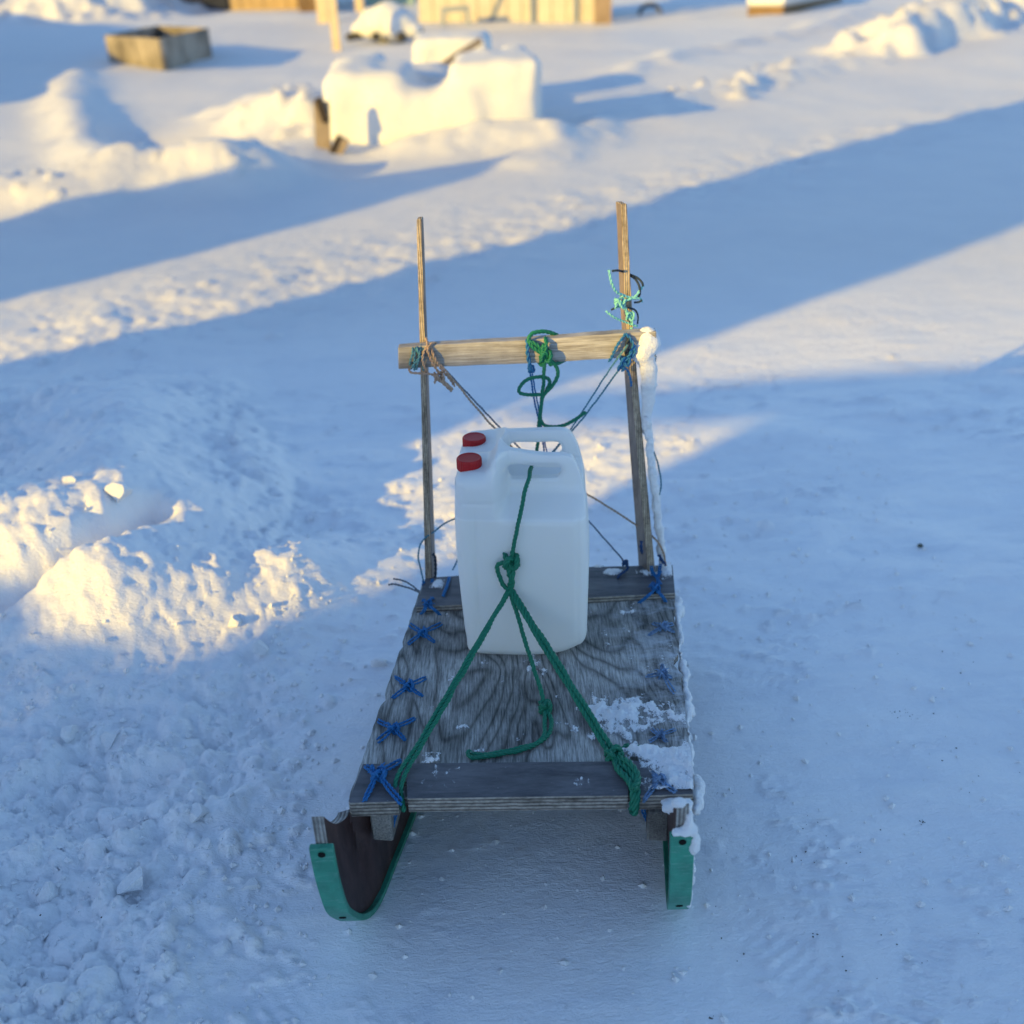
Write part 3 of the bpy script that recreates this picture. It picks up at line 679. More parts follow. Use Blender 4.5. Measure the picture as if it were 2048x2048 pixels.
# ---- blue lashings
def lashing(cx_, cy_, sc=1.0, up=.0, seed=0, legs=None, mat=None, dz=TH * 0):
    rr = random.Random(seed); mat = mat or ROPE_B; paths = []
    c = dk(cx_, cy_, dz + .009)
    legs = legs or [(-32, 24), (26, 22), (-26, -16), (38, -20)]
    for (lx, ly) in legs:
        lx *= sc * rr.uniform(.88, 1.1); ly *= sc * rr.uniform(.88, 1.1)
        for o_ in (-1, 1):
            px, py = -ly, lx; lx *= rr.uniform(.9, 1.08); ly *= rr.uniform(.85, 1.15); L = math.hypot(lx, ly); px, py = px / L * o_ * 2.6 * sc, py / L * o_ * 2.6 * sc
            paths.append(([c + np.array([0, 0, .002]), dk(cx_ + lx * .45 + px, cy_ + ly * .45 + py, dz + .007), dk(cx_ + lx * .9 + px * .8, cy_ + ly * .9 + py * .8, dz + .003), dk(cx_ + lx + px * .3, cy_ + ly + py * .3, dz - .006)], .0021 * sc, 2))
    paths.append((knot_pts(c, .0085 * sc, 3.6, 34, seed, rr.uniform(.6, 1.1)), .0026 * sc, 2))
    for k in range(5):     # frayed ends
        a = rr.uniform(0, 6.28); e = c + np.array([math.cos(a) * .017, math.sin(a) * .012 + .004, .006]) * sc
        paths.append(([c, (c + e) / 2 + np.array([0, 0, .005]), e], .0009 * sc, 0))
    return rope('lashing', paths, mat, sled)
lashing(845, 1265, 1.0, seed=1); lashing(817, 1372, 1.05, seed=2); lashing(787, 1457, 1.1, seed=3)
lashing(757, 1548, 1.3, seed=4, dz=TH, legs=[(-22, -16), (30, -22), (-26, 40), (34, 44)])
lashing(1327, 1253, .9, seed=5, mat=ROPE_BF, legs=[(-32, 16), (26, 14), (-26, -8), (22, -6)])
lashing(1325, 1348, .95, seed=6, mat=ROPE_BF, legs=[(-34, 4), (28, 34), (0, -20), (18, 8)])
lashing(1320, 1470, .8, seed=7, mat=ROPE_BF, dz=-.004); lashing(1318, 1560, 1.1, seed=8, dz=TH - .003, mat=ROPE_BF, legs=[(-34, 34), (30, 26), (-14, -14), (14, -12)])
# long blue loops round the rail ends at the front
for (pts, sd) in ((((757, 1562), (780, 1585), (790, 1610), (784, 1650), (778, 1672)), 1), (((1296, 1580), (1286, 1600), (1290, 1625), (1300, 1648)), 2)):
    P = []
    for k, off in enumerate((-5, 0, 5)):
        P.append(([aty(a + off * (1 - abs(i - 2) * .25), b, yv) for i, ((a, b), yv) in enumerate(zip(pts, (1.355, 1.325, 1.318, 1.308, 1.305)))], .0022, 2))
    rope('lashing', P, ROPE_B, sled)
# post foot lashings
def post_lash(px, py, seed, spread):
    rr = random.Random(seed); P = []
    yb = 1.975
    for (ax, ay, bx, by) in ((-9, -34, -2, 14), (9, -38, 2, 12), (-10, -28, 10, 2), (10, -24, -10, 6), (-4, -10, 4, 18)):
        for o_ in (-2, 1.5):
            P.append(([aty(px + ax + o_, py + ay, yb - .006), aty(px + (ax + bx) / 2 + o_, py + (ay + by) / 2, yb - .012), dk(px + bx + o_, py + by, TH + .006)], .0020, 2))
    c = dk(px, py + 12, TH + .008)
    P.append((knot_pts(c, .008, 3, 28, seed), .0022, 2))
    for (lx, ly) in spread: P.append(([c, dk(px + lx * .5, py + 12 + ly * .5, TH + .007), dk(px + lx, py + 12 + ly, .004)], .0024, 2)); P.append(([c, dk(px + 4 + lx * .5, py + 12 + ly * .5, TH + .007), dk(px + 4 + lx, py + 12 + ly, .004)], .0021, 2))
    for k in range(6):
        a = rr.uniform(2.5, 6); P.append(([c, c + np.array([math.cos(a) * .018, math.sin(a) * .014, .006])], .0009, 0))
    return rope('lashing', P, ROPE_B, sled)
post_lash(856, 1196, 11, [(22, 22), (-16, 20)])
post_lash(1312, 1166, 12, [(-36, 28), (18, 26)])
# dark loop at the left post, frozen cord stub, loose twigs of cord
rope('lashing', [([aty(866, 1108, 1.99), aty(872, 1120, 2.0), aty(871, 1150, 2.0), aty(866, 1166, 1.99), aty(868, 1180, 1.99)], .0035, 2)], ROPE_K, sled)
rope('lashing', [([dk(899, 1155, TH + .003), dk(893, 1176, TH + .005), dk(887, 1192, TH + .003)], .004, 3)], ROPE_B, sled)
rope('cord_end', [([dk(838, 1184, .012), dk(815, 1175, .02), dk(790, 1168, .03), dk(777, 1170, .03)], .0024, 2), ([dk(838, 1182, .014), dk(812, 1164, .03), dk(787, 1157, .045)], .0022, 2)], plain('frosty_cord', (.16, .18, .21), .8, .2, .3, 200), sled)

# ---- brace cords between bar and the rear of the deck
TEAL = ROPE_T
def cord(name, pts, r, mat, n=2): return rope(name, [([aty(a, b, yv) for a, b, yv in pts], r, n)], mat, sled)
cord('brace_cord', [(886, 735, 2.04), (1010, 866, 2.06), (1130, 990, 2.06), (1250, 1124, 2.03)], .0022, plain('grey_blue_cord', (.12, .17, .24), .7, .2, .2, 200))
cord('brace_cord', [(866, 712, 2.02), (1003, 872, 2.05), (1100, 960, 2.07), (1168, 985, 2.06), (1280, 1055, 2.03), (1312, 1080, 1.99), (1326, 1105, 1.985), (1332, 1132, 1.985)], .0026, ROPE_TAN)
cord('brace_cord', [(1242, 735, 2.04), (1140, 866, 2.06), (1000, 1000, 2.07), (903, 1040, 2.06), (870, 1062, 2.02), (845, 1082, 1.99), (836, 1110, 1.98), (842, 1140, 1.99), (848, 1168, 1.985)], .0022, TEAL)
cord('brace_cord', [(1255, 690, 2.0), (1215, 745, 2.03), (1136, 866, 2.06), (1060, 960, 2.07), (950, 1060, 2.06), (905, 1140, 2.0)], .0020, TEAL)
cord('brace_cord', [(1060, 745, 2.02), (1067, 790, 2.03), (1082, 868, 2.04), (1092, 935, 2.04), (1100, 1100, 2.03)], .0022, ROPE_B)
cord('brace_cord', [(1064, 745, 2.02), (1072, 790, 2.03), (1086, 868, 2.04), (1100, 935, 2.04)], .0018, ROPE_B)
rope('lashing', [([aty(1055, 682, YB + .02), aty(1054, 684, YB - .006), aty(1056, 710, YB - .008), aty(1060, 732, YB - .006), aty(1063, 745, YB)], .0045, 2), (knot_pts(aty(1062, 738, YB - .004), .006, 2.2, 20, 5), .0025, 2)], ROPE_B, sled)
cord('brace_cord', [(1297, 850, 2.04), (1303, 890, 2.05), (1316, 930, 2.06), (1322, 970, 2.06), (1315, 1003, 2.05)], .0022, TEAL)
cord('brace_cord', [(1312, 712, 2.05), (1308, 735, 2.05), (1301, 752, 2.05)], .0018, TEAL)
# crossbar lashing, left: blue-teal wraps
P = []
yf = YB - .004
for (a, b, c_, d_) in ((818, 733, 828, 692), (822, 737, 844, 708), (829, 693, 846, 722), (828, 740, 830, 694), (833, 693, 842, 712), (843, 690, 832, 739), (846, 740, 848, 692)):
    P.append(([aty(a, b, yf + .012), aty(a * .75 + c_ * .25, b * .75 + d_ * .25, yf - .003), aty(a * .25 + c_ * .75, b * .25 + d_ * .75, yf - .004), aty(c_, d_, yf + .012)], .0026, 2))
rope('lashing', P, TEAL, sled)
# crossbar lashing, right
P = [([aty(1251, 668, yf), aty(1236, 690, yf - .006), aty(1224, 712, yf - .002), aty(1218, 722, yf + .01)], .0034, 2),
     ([aty(1251, 667, yf), aty(1262, 680, yf - .004), aty(1270, 700, yf - .004), aty(1263, 715, yf - .002), aty(1250, 730, yf)], .0034, 2),
     ([aty(1268, 690, yf - .002), aty(1258, 712, yf - .006), aty(1247, 726, yf - .004), aty(1240, 736, yf)], .0040, 2),
     ([aty(1247, 733, yf), aty(1256, 744, yf + .01), aty(1262, 760, yf + .01), aty(1263, 772, yf + .01)], .0028, 2)]
P.append((knot_pts(aty(1250, 722, yf - .004), .009, 3, 30, 3), .003, 2)); P.append((knot_pts(aty(1241, 735, yf - .002), .006, 2, 20, 4), .0026, 2))
rope('lashing', P, ROPE_B, sled)
rope('lashing', [([aty(1257, 672, yf), aty(1255, 690, yf - .002), aty(1252, 712, yf)], .005, 2)], ROPE_K, sled)
NAVY = plain('navy_twine', (.015, .05, .14), .6, .3, .3, 200)
rope('lashing', [([aty(1283, 1082, 1.985), aty(1282, 1095, 1.98), aty(1284, 1106, 1.985)], .004, 2)], NAVY, sled)
rope('lashing', [([dk(1247, 1124, TH + .02), dk(1256, 1135, TH + .01), dk(1240, 1150, TH + .004), dk(1235, 1156, TH + .003)], .003, 2), (knot_pts(dk(1250, 1126, TH + .018), .006, 2, 20, 9), .0025, 2)], NAVY, sled)
rope('lashing', [([aty(1318, 1110, 1.98), aty(1324, 1122, 1.98), aty(1330, 1130, 1.985)], .004, 2)], NAVY, sled)

# tan cord wound round the left end of the bar
tn = rope('tan_cord', [
    ([aty(853, 676, YB + .02), aty(854, 690, YB - .004), aty(846, 708, YB - .010), aty(848, 730, YB - .008), aty(855, 744, YB + .002)], .0030, 2),
    ([aty(880, 690, YB + .022), aty(866, 686, YB + .004), aty(855, 698, YB - .010), aty(860, 715, YB - .010), aty(872, 738, YB - .006), aty(884, 752, YB)], .0030, 2),
    ([aty(862, 692, YB), aty(868, 712, YB - .010), aty(880, 735, YB - .006), aty(894, 752, YB), aty(910, 772, YB + .01)], .0030, 2),
    ([aty(818, 736, YB + .01), aty(822, 745, YB - .004), aty(842, 747, YB - .006), aty(862, 748, YB - .006), aty(874, 754, YB - .004)], .0028, 2),
    (knot_pts(aty(878, 755, YB - .004), .009, 3, 30, 6), .003, 2),
    ([aty(880, 758, YB - .004), aty(892, 770, YB - .004), aty(905, 780, YB - .002)], .005, 3)], ROPE_TAN)
tag(tn, 'tan and brown cord wound round the left end of the crossbar with a knot below', 'cord')
# mint twine tangled round the right post above the bar
yp = 2.062
mt = rope('mint_twine', [
    ([aty(1218, 540, yp - .03), aty(1223, 565, yp - .03), aty(1234, 584, yp - .02), aty(1252, 593, yp - .008), aty(1268, 594, yp - .004), aty(1278, 582, yp), aty(1286, 572, yp + .01)], .0030, 2),
    ([aty(1231, 606, yp - .02), aty(1248, 602, yp - .010), aty(1266, 598, yp - .006), aty(1280, 597, yp), aty(1284, 603, yp + .02)], .0026, 2),
    ([aty(1232, 602, yp - .02), aty(1245, 615, yp - .012), aty(1254, 622, yp - .008), aty(1262, 634, yp - .006), aty(1270, 640, yp)], .0024, 2),
    ([aty(1212, 622, yp - .02), aty(1226, 634, yp - .02), aty(1250, 644, yp - .008), aty(1266, 650, yp - .004), aty(1275, 652, yp)], .0026, 2),
    ([aty(1266, 650, yp - .006), aty(1262, 640, yp - .008), aty(1254, 628, yp - .010), aty(1250, 615, yp - .010)], .0026, 2),
    ([aty(1262, 655, yp - .006), aty(1264, 662, yp - .008), aty(1252, 668, yp - .03)], .003, 2),
    (knot_pts(aty(1240, 606, yp - .016), .010, 3.5, 34, 12), .0024, 2), (knot_pts(aty(1260, 632, yp - .008), .008, 3, 30, 14), .0018, 2)], ROPE_M)
tag(mt, 'mint green twine tangled round the right post above the crossbar', 'twine')
dkc = rope('dark_cord', [
    ([aty(1224, 542, yp), aty(1236, 541, yp + .004), aty(1247, 544, yp + .03), aty(1262, 550, yp + .03), aty(1275, 556, yp + .01), aty(1284, 565, yp), aty(1286, 572, yp)], .0024, 0),
    ([aty(1262, 552, yp + .03), aty(1272, 560, yp + .01), aty(1279, 574, yp), aty(1279, 590, yp), aty(1270, 598, yp)], .0024, 0),
    ([aty(1268, 605, yp), aty(1278, 604, yp), aty(1284, 600, yp)], .0022, 0)], ROPE_K)
tag(dkc, 'thin dark cord looping behind the right post beside the mint twine', 'cord')
dkc = rope('dark_cord', [
    ([aty(1256, 615, yp - .006), aty(1270, 620, yp), aty(1276, 632, yp + .004), aty(1275, 648, yp + .002)], .0020, 0)], ROPE_K); tag(dkc, 'short dark cord hoop on the right post just below the mint knot', 'cord')
dkc = rope('dark_cord', [
    ([aty(1222, 620, yp - .01), aty(1234, 614, yp - .01)], .0022, 0)], ROPE_K); tag(dkc, 'tiny dark cord end pointing left from the mint twine knot', 'cord')

# ------------------------------------------------------------------ jerrycans
def jerry(name, front_pix, Yf, depth, label, lean=0.0):
    """outline traced as a true-size side plate with rounded edges; yaw follows the sled"""
    outer, hole, cap = front_pix
    base_p = dk(1040, 1318) if Yf is None else None
    yaw = -.10
    ax = np.array([math.cos(yaw), math.sin(yaw), 0.]); ay = np.array([-math.sin(yaw), math.cos(yaw), 0.])
    # body outline in plane coordinates (a: along ax, z)
    org = np.array([.025, Yf, ZD])
    def onplane(px, py):
        d = ray(px, py); t = ((org - ORG) @ ay) / (d @ ay); P = ORG + d * t; return ((P - org) @ ax, P[2] - ZD)
    zt0 = onplane(1065, outer[12][1])[1] - .030            # rough height of the handle
    def taper(a, z):
        t = min(1, max(0, (z - (zt0 - .118)) / .062)); t = t * t * (3 - 2 * t)
        q = min(1, max(0, (a + .062) / .032)); q = q * q * (3 - 2 * q)
        k = 1 - t * q * .83; b_ = max(0, (.035 - z) / .035); return k * (1 - .10 * b_ * b_)
    def fitted(px, py):                              # outline follows the body where it tapers towards the handle
        a, z = onplane(px, py)
        for _ in range(4):
            off = depth / 2 * (1 - taper(a, z)); o2 = org + ay * off; d = ray(px, py); t = ((o2 - ORG) @ ay) / (d @ ay); P = ORG + d * t; a, z = (P - org) @ ax, P[2] - ZD
        return a, z
    O = [fitted(*p) for p in outer]; Hh = [fitted(*p) for p in hole]
    def smooth_closed(P, k=4):
        P = [np.array(p) for p in P]; n = len(P); out = []
        for i in range(n):
            p0, p1, p2, p3 = P[i - 1], P[i], P[(i + 1) % n], P[(i + 2) % n]
            for j in range(k):
                t = j / k; out.append(.5 * (2 * p1 + (-p0 + p2) * t + (2 * p0 - 5 * p1 + 4 * p2 - p3) * t * t + (-p0 + 3 * p1 - 3 * p2 + p3) * t ** 3))
        return out
    def inset(P, r):
        n = len(P); area = sum(P[i][0] * P[(i + 1) % n][1] - P[(i + 1) % n][0] * P[i][1] for i in range(n)); sg = 1 if area > 0 else -1
        out = []
        for i in range(n):
            t = P[(i + 2) % n] - P[i - 2]; t /= np.linalg.norm(t); out.append(P[i] + np.array([-t[1], t[0]]) * sg * r)
        return out
    O = smooth_closed(O); Hh = smooth_closed(Hh); rr = .026
    prof = [(rr * (1 - math.sin(a)), rr * (1 - math.cos(a))) for a in np.linspace(0, math.pi / 2, 7)]
    prof_all = prof + [(i_, depth - d_) for i_, d_ in prof[::-1]]
    bm = bmesh.new(); ringsO, ringsH = [], []
    for ins, d_ in prof_all:
        ro = inset(O, ins); rh = inset(Hh, -min(ins, .008) * .6)
        ringsO.append([bm.verts.new((p[0], d_, p[1])) for p in ro]); ringsH.append([bm.verts.new((p[0], d_, p[1])) for p in rh])
    for rings in (ringsO, ringsH):
        for A, B in zip(rings[:-1], rings[1:]):
            n = len(A)
            for i in range(n): bm.faces.new((A[i], A[(i + 1) % n], B[(i + 1) % n], B[i]))
    for k in (0, -1):
        es = []
        for R in (ringsO[k], ringsH[k]):
            n = len(R)
            for i in range(n): es.append(bm.edges.get((R[i], R[(i + 1) % n])))
        bmesh.ops.triangle_fill(bm, edges=es, use_beauty=True, use_dissolve=False)
    bmesh.ops.recalc_face_normals(bm, faces=bm.faces[:])
    tm = bpy.data.meshes.new('can_blank'); bm.to_mesh(tm); bm.free()
    to = bpy.data.objects.new('can_blank', tm); COL.objects.link(to)
    m = to.modifiers.new('r', 'REMESH'); m.mode = 'VOXEL'; m.voxel_size = .0032
    ms = to.modifiers.new('s', 'SMOOTH'); ms.iterations = 6; ms.factor = .5
    em = bpy.data.meshes.new_from_object(to.evaluated_get(bpy.context.evaluated_depsgraph_get()))
    bpy.data.objects.remove(to)
    co = np.empty(len(em.vertices) * 3); em.vertices.foreach_get('co', co); co = co.reshape(-1, 3)
    W_ = np.empty_like(co)
    for i, (a, d_, z) in enumerate(co):
        k = taper(a, z); c2 = d_ - depth / 2; dd = depth / 2 + c2 * k
        g = 0.0
        if z < .35:
            e = min(1, max(0, z / .05)) * min(1, max(0, (.35 - z) / .03))
            g = (.004 * math.exp(-(a / .07) ** 2) * math.sin(math.pi * min(1, z / .36)) - .0022 * math.exp(-((a - .098) / .004) ** 2) - .0022 * math.exp(-((a + .098) / .004) ** 2)) * e
        g -= .0016 * math.exp(-((z - .355) / .004) ** 2)
        dd -= g * (1 if c2 < 0 else -1) * min(1, abs(c2) / (depth * .4))
        W_[i] = org + ax * a + ay * dd + np.array([0, 0, z])
    root = empty(name, org + ay * depth / 2); tag(root, label, 'jerrycan', 'jerrycans standing on the sled')
    em.vertices.foreach_set('co', (W_ - np.array(root.location)).ravel()); em.update(); em.name = 'body'; em.materials.clear(); em.materials.append(CAN)
    em.polygons.foreach_set('use_smooth', [True] * len(em.polygons))
    body = bpy.data.objects.new('body', em); COL.objects.link(body); body.parent = root
    # neck and ribbed cap
    cr = cap[1]; d = ray(*cap[0]); o2 = org + ay * depth * .42; t = ((o2 - ORG) @ ay) / (d @ ay); cc = ORG + d * t
    def lathe(nm, prof_, mat, c, ribs=0, sides=48, par=root):
        V, Fc = [], []
        for j, (r, z) in enumerate(prof_):
            for k in range(sides):
                a = 2 * math.pi * k / sides; r2 = r * (1 + (.035 if (ribs and k % 2 and 0 < j < len(prof_) - 2) else 0))
                V.append(c + np.array([math.cos(a) * r2, math.sin(a) * r2, z]))
        for j in range(len(prof_) - 1):
            for k in range(sides): Fc.append((j * sides + k, j * sides + (k + 1) % sides, (j + 1) * sides + (k + 1) % sides, (j + 1) * sides + k))
        Fc.append(tuple((len(prof_) - 1) * sides + k for k in range(sides))); Fc.append(tuple(range(sides))[::-1])
        return mesh_obj(nm, V, Fc, mat, par, smooth=False)
    nk = lathe('neck', [(cr * 1.28, -.032), (cr * 1.24, -.022), (cr * 1.12, -.016), (cr * 1.08, -.010), (cr * .95, -.008), (cr * .93, .004)], CAN, cc, sides=32); nk.data.polygons.foreach_set('use_smooth', [True] * len(nk.data.polygons))
    cp = lathe('cap', [(cr * .98, .000), (cr, .001), (cr * .995, .019), (cr * .96, .0215), (cr * .9, .0225), (cr * .84, .0215), (cr * .4, .0212)], RED, cc, ribs=1, sides=64)
    return root, org, ax, ay
front_outer = [(944, 1312), (1040, 1318), (1113, 1314), (1150, 1303), (1171, 1288), (1174, 1240), (1177, 1137), (1172, 1040), (1167, 985), (1160, 950), (1150, 926), (1136, 913), (1080, 911), (1002, 911), (990, 918), (982, 935), (970, 953), (955, 957), (935, 957), (916, 962), (908, 972), (906, 1016), (908, 1090), (914, 1160), (922, 1230), (930, 1285)]
hole_f = [(1022, 960), (1014, 955), (1011, 945), (1014, 936), (1022, 931), (1065, 930), (1110, 929), (1118, 932), (1123, 941), (1120, 951), (1112, 957), (1065, 958)]
cap_f = ((939, 936), .0235)
YF = 1.692
jf, jo, jax, jay = jerry('jerrycan', (front_outer, hole_f, cap_f), YF, .135, 'front translucent water jerrycan, red cap lower in the picture, rope crossing its face')
back_outer = [(952, 1268), (1040, 1274), (1108, 1270), (1140, 1262), (1160, 1248), (1166, 1200), (1170, 1090), (1168, 1000), (1165, 940), (1159, 905), (1150, 882), (1138, 866), (1120, 861), (1070, 862), (1018, 864), (1006, 873), (994, 892), (982, 903), (960, 906), (932, 908), (920, 914), (914, 925), (912, 970), (914, 1050), (920, 1120), (928, 1190), (938, 1245)]
hole_b = [(1028, 915), (1020, 910), (1018, 899), (1021, 890), (1029, 886), (1070, 886), (1112, 885), (1119, 888), (1124, 896), (1122, 907), (1114, 913), (1070, 914)]
jb, *_ = jerry('jerrycan', (back_outer, hole_b, ((949, 893), .0235)), YF + .155, .135, 'rear translucent water jerrycan half hidden behind the front one, red cap higher')

# ------------------------------------------------------------------ green load rope
def jf_pt(px, py, off=-.006):
    o_ = jo + jay * off; d = ray(px, py); t = ((o_ - ORG) @ jay) / (d @ jay); return ORG + d * t
k0 = jf_pt(1022, 1124, -.014)
def lerp_pix(a, b, A, B, n=6, sag=0):
    """points between 3-D points A and B"""
    return [A + (B - A) * i / n - np.array([0, 0, sag * math.sin(math.pi * i / n)]) for i in range(n + 1)]
kn2 = jf_pt(1019, 1180, -.016)
Lf = dk(803, 1560, TH + .004); Lf2 = atz(801, 1618, ZD - .01)
Rk = dk(1228, 1512, .016)
R_ = .0043
g = []
g.append(([jf_pt(1068, 905, .125), jf_pt(1064, 932, .085), jf_pt(1061, 946, .050), jf_pt(1055, 965, .018), jf_pt(1049, 985, -.002), jf_pt(1044, 1010, -.010), jf_pt(1034, 1060, -.012), k0], .0042, 3))
g.append((knot_pts(k0, .012, 3.3, 40, 21, .7), .0050, 3))
g.append(([k0 + np.array([-.004, 0, 0]), jf_pt(1004, 1126, -.014), jf_pt(994, 1132, -.014), jf_pt(997, 1150, -.014), jf_pt(1008, 1172, -.016), kn2], .0046, 3))
g.append(([k0, jf_pt(1026, 1150, -.02), jf_pt(1020, 1170, -.018), kn2], .0052, 3)); g.append(([k0, jf_pt(1018, 1145, -.02), jf_pt(1026, 1165, -.018), kn2], .0052, 3))
sd = np.array([.0052, 0, 0])
g.append((lerp_pix(0, 0, kn2 + sd * .2, Lf + sd * .2) + [Lf2 + sd, Lf2 + np.array([0, .03, -.004])], R_, 3))
g.append((lerp_pix(0, 0, kn2 - sd * .4, Lf - sd * 1.6) + [Lf2 - sd, Lf2 + np.array([-.004, .03, -.004])], R_, 3))
g.append((lerp_pix(0, 0, kn2 + sd, Rk + sd * .9, sag=.0), .0050, 3)); g.append((lerp_pix(0, 0, kn2 + sd * 0, Rk - sd * .9, sag=.003), .0050, 3))
T1 = dk(1091, 1414, .012)
g.append((lerp_pix(0, 0, kn2, T1), .0044, 3))
g.append((knot_pts(T1, .009, 3, 34, 23), .0048, 3))
g.append(([T1, dk(1102, 1440, .006), dk(1098, 1465, .006), dk(1075, 1486, .006), dk(1030, 1500, .006), dk(985, 1508, .006), dk(950, 1508, .006), dk(936, 1503, .006), dk(940, 1513, .007), dk(960, 1514, .007), dk(1010, 1507, .007), dk(1060, 1494, .007), dk(1086, 1474, .007), dk(1090, 1450, .006), T1], .0044, 3))
g.append((knot_pts(Rk, .013, 2.6, 34, 27), .0056, 3))
g.append(([Rk, dk(1245, 1530, TH + .008), dk(1262, 1545, TH + .008), dk(1272, 1565, TH + .008), atz(1273, 1598, ZD + .012), atz(1270, 1625, ZD - .012), atz(1264, 1622, ZD - .03)], .0062, 3))
g.append(([Rk, dk(1238, 1540, TH + .008), dk(1255, 1556, TH + .008), dk(1264, 1575, TH + .008), atz(1266, 1600, ZD + .010), atz(1264, 1620, ZD - .010)], .0062, 3))
g.append(([Rk, dk(1250, 1520, TH + .014), dk(1268, 1535, TH + .014), dk(1276, 1555, TH + .012), dk(1268, 1580, TH + .012)], .0058, 3))
g.append(([Rk, dk(1245, 1500, .010), dk(1256, 1492, .012), dk(1262, 1505, .010), dk(1276, 1494, .010), dk(1295, 1500, .008)], .0052, 3))
gr = rope('load_rope', g, ROPE_G); tag(gr, 'green rope tied over the front jerrycan and knotted to the front corners of the sled', 'rope')
# coil on the crossbar
yc = YB - .008
g2 = [
    ([aty(1120, 674, YB + .03), aty(1105, 666, YB + .02), aty(1085, 662, YB + .01), aty(1063, 668, YB), aty(1056, 680, yc), aty(1065, 692, yc - .002), aty(1082, 706, yc - .004), aty(1092, 720, yc - .004), aty(1104, 730, yc)], .0045, 3),
    ([aty(1058, 682, yc), aty(1076, 690, yc - .004), aty(1090, 704, yc - .006), aty(1096, 722, yc - .004), aty(1112, 728, yc), aty(1128, 722, YB + .03)], .0042, 3),
    ([aty(1091, 676, YB + .01), aty(1092, 684, yc - .004), aty(1090, 700, yc - .008), aty(1092, 716, yc - .006), aty(1086, 730, yc), aty(1076, 722, YB + .03)], .0045, 3),
    ([aty(1088, 688, yc - .006), aty(1084, 705, yc - .01), aty(1088, 720, yc - .008), aty(1088, 745, yc), aty(1085, 780, yc), aty(1080, 840, yc + .004), aty(1077, 868, yc + .006), aty(1068, 935, yc + .01)], .0040, 3),
    ([aty(1098, 718, yc - .004), aty(1112, 732, yc), aty(1116, 750, yc), aty(1105, 772, yc), aty(1088, 790, yc), aty(1082, 812, yc), aty(1078, 845, yc), aty(1078, 866, yc + .004)], .0042, 3),
    ([aty(1086, 789, yc), aty(1060, 790, yc - .003), aty(1040, 786, yc - .006), aty(1038, 776, yc - .006), aty(1050, 762, yc - .004), aty(1070, 755, yc), aty(1092, 756, yc + .004), aty(1100, 764, yc + .004), aty(1092, 782, yc + .002)], .0040, 3),
    ([aty(1080, 838, yc), aty(1088, 850, yc), aty(1106, 854, yc + .002), aty(1130, 850, yc + .006), aty(1152, 838, yc + .012), aty(1171, 824, yc + .02)], .0040, 3),
    (knot_pts(aty(1092, 712, yc - .006), .010, 3, 34, 31), .0042, 3)]
gc = rope('rope_coil', g2, ROPE_G); tag(gc, 'green rope coiled round the middle of the crossbar with loose loops hanging below', 'rope')

# ------------------------------------------------------------------ snow on the sled
def sheet(name, fn, nu, nv, x0, x1, parent, mat, lift):
    U = np.linspace(x0[0], x1[0], nu); Vv = np.linspace(x0[1], x1[1], nv); UU, VV = np.meshgrid(U, Vv)
    P = ((FL[None, None] * (1 - UU[..., None]) + FR * UU[..., None]) * (1 - VV[..., None]) + (BL * (1 - UU[..., None]) + BR * UU[..., None]) * VV[..., None])
    cv = fn(UU, VV, P[..., 0], P[..., 1]); P = P.copy(); hh = cv; P[..., 2] = ZD + lift(UU, VV) + .0005 + np.clip(cv, 0, 1) ** 1.2 * .014
    idx = np.arange(nu * nv).reshape(nv, nu); keep = np.maximum.reduce([hh[:-1, :-1], hh[1:, :-1], hh[:-1, 1:], hh[1:, 1:]]) > -.32
    q = np.stack([idx[:-1, :-1], idx[:-1, 1:], idx[1:, 1:], idx[1:, :-1]], -1)[keep]
    used, inv = np.unique(q, return_inverse=True)
    o = mesh_obj(name, P.reshape(-1, 3)[used], inv.reshape(-1, 4).tolist(), mat, parent, smooth=True)
    o.data.attributes.new('cover', 'FLOAT', 'POINT').data.foreach_set('value', cv.reshape(-1)[used].astype(np.float32)); return o
def dusting_mat():
    m = snow_mat('snow_dusting'); t = m.node_tree; b = t.nodes['Principled BSDF']
    at = t.nodes.new('ShaderNodeAttribute'); at.attribute_name = 'cover'
    v = coords(t); n = noise(t, coords(t, (1, .35, 1)), 160, 5, .75); n2 = noise(t, v, 420, 2, .6)
    q = math_(t, 'ADD', at.outputs['Fac'], math_(t, 'ADD', math_(t, 'MULTIPLY', math_(t, 'SUBTRACT', n, .5), .9), math_(t, 'MULTIPLY', math_(t, 'SUBTRACT', n2, .5), .5)))
    a = ramp(t, q, [(.0, (0, 0, 0)), (.22, (1, 1, 1))]).outputs[0]; t.links.new(a, b.inputs['Alpha']); return m
DUST = dusting_mat()
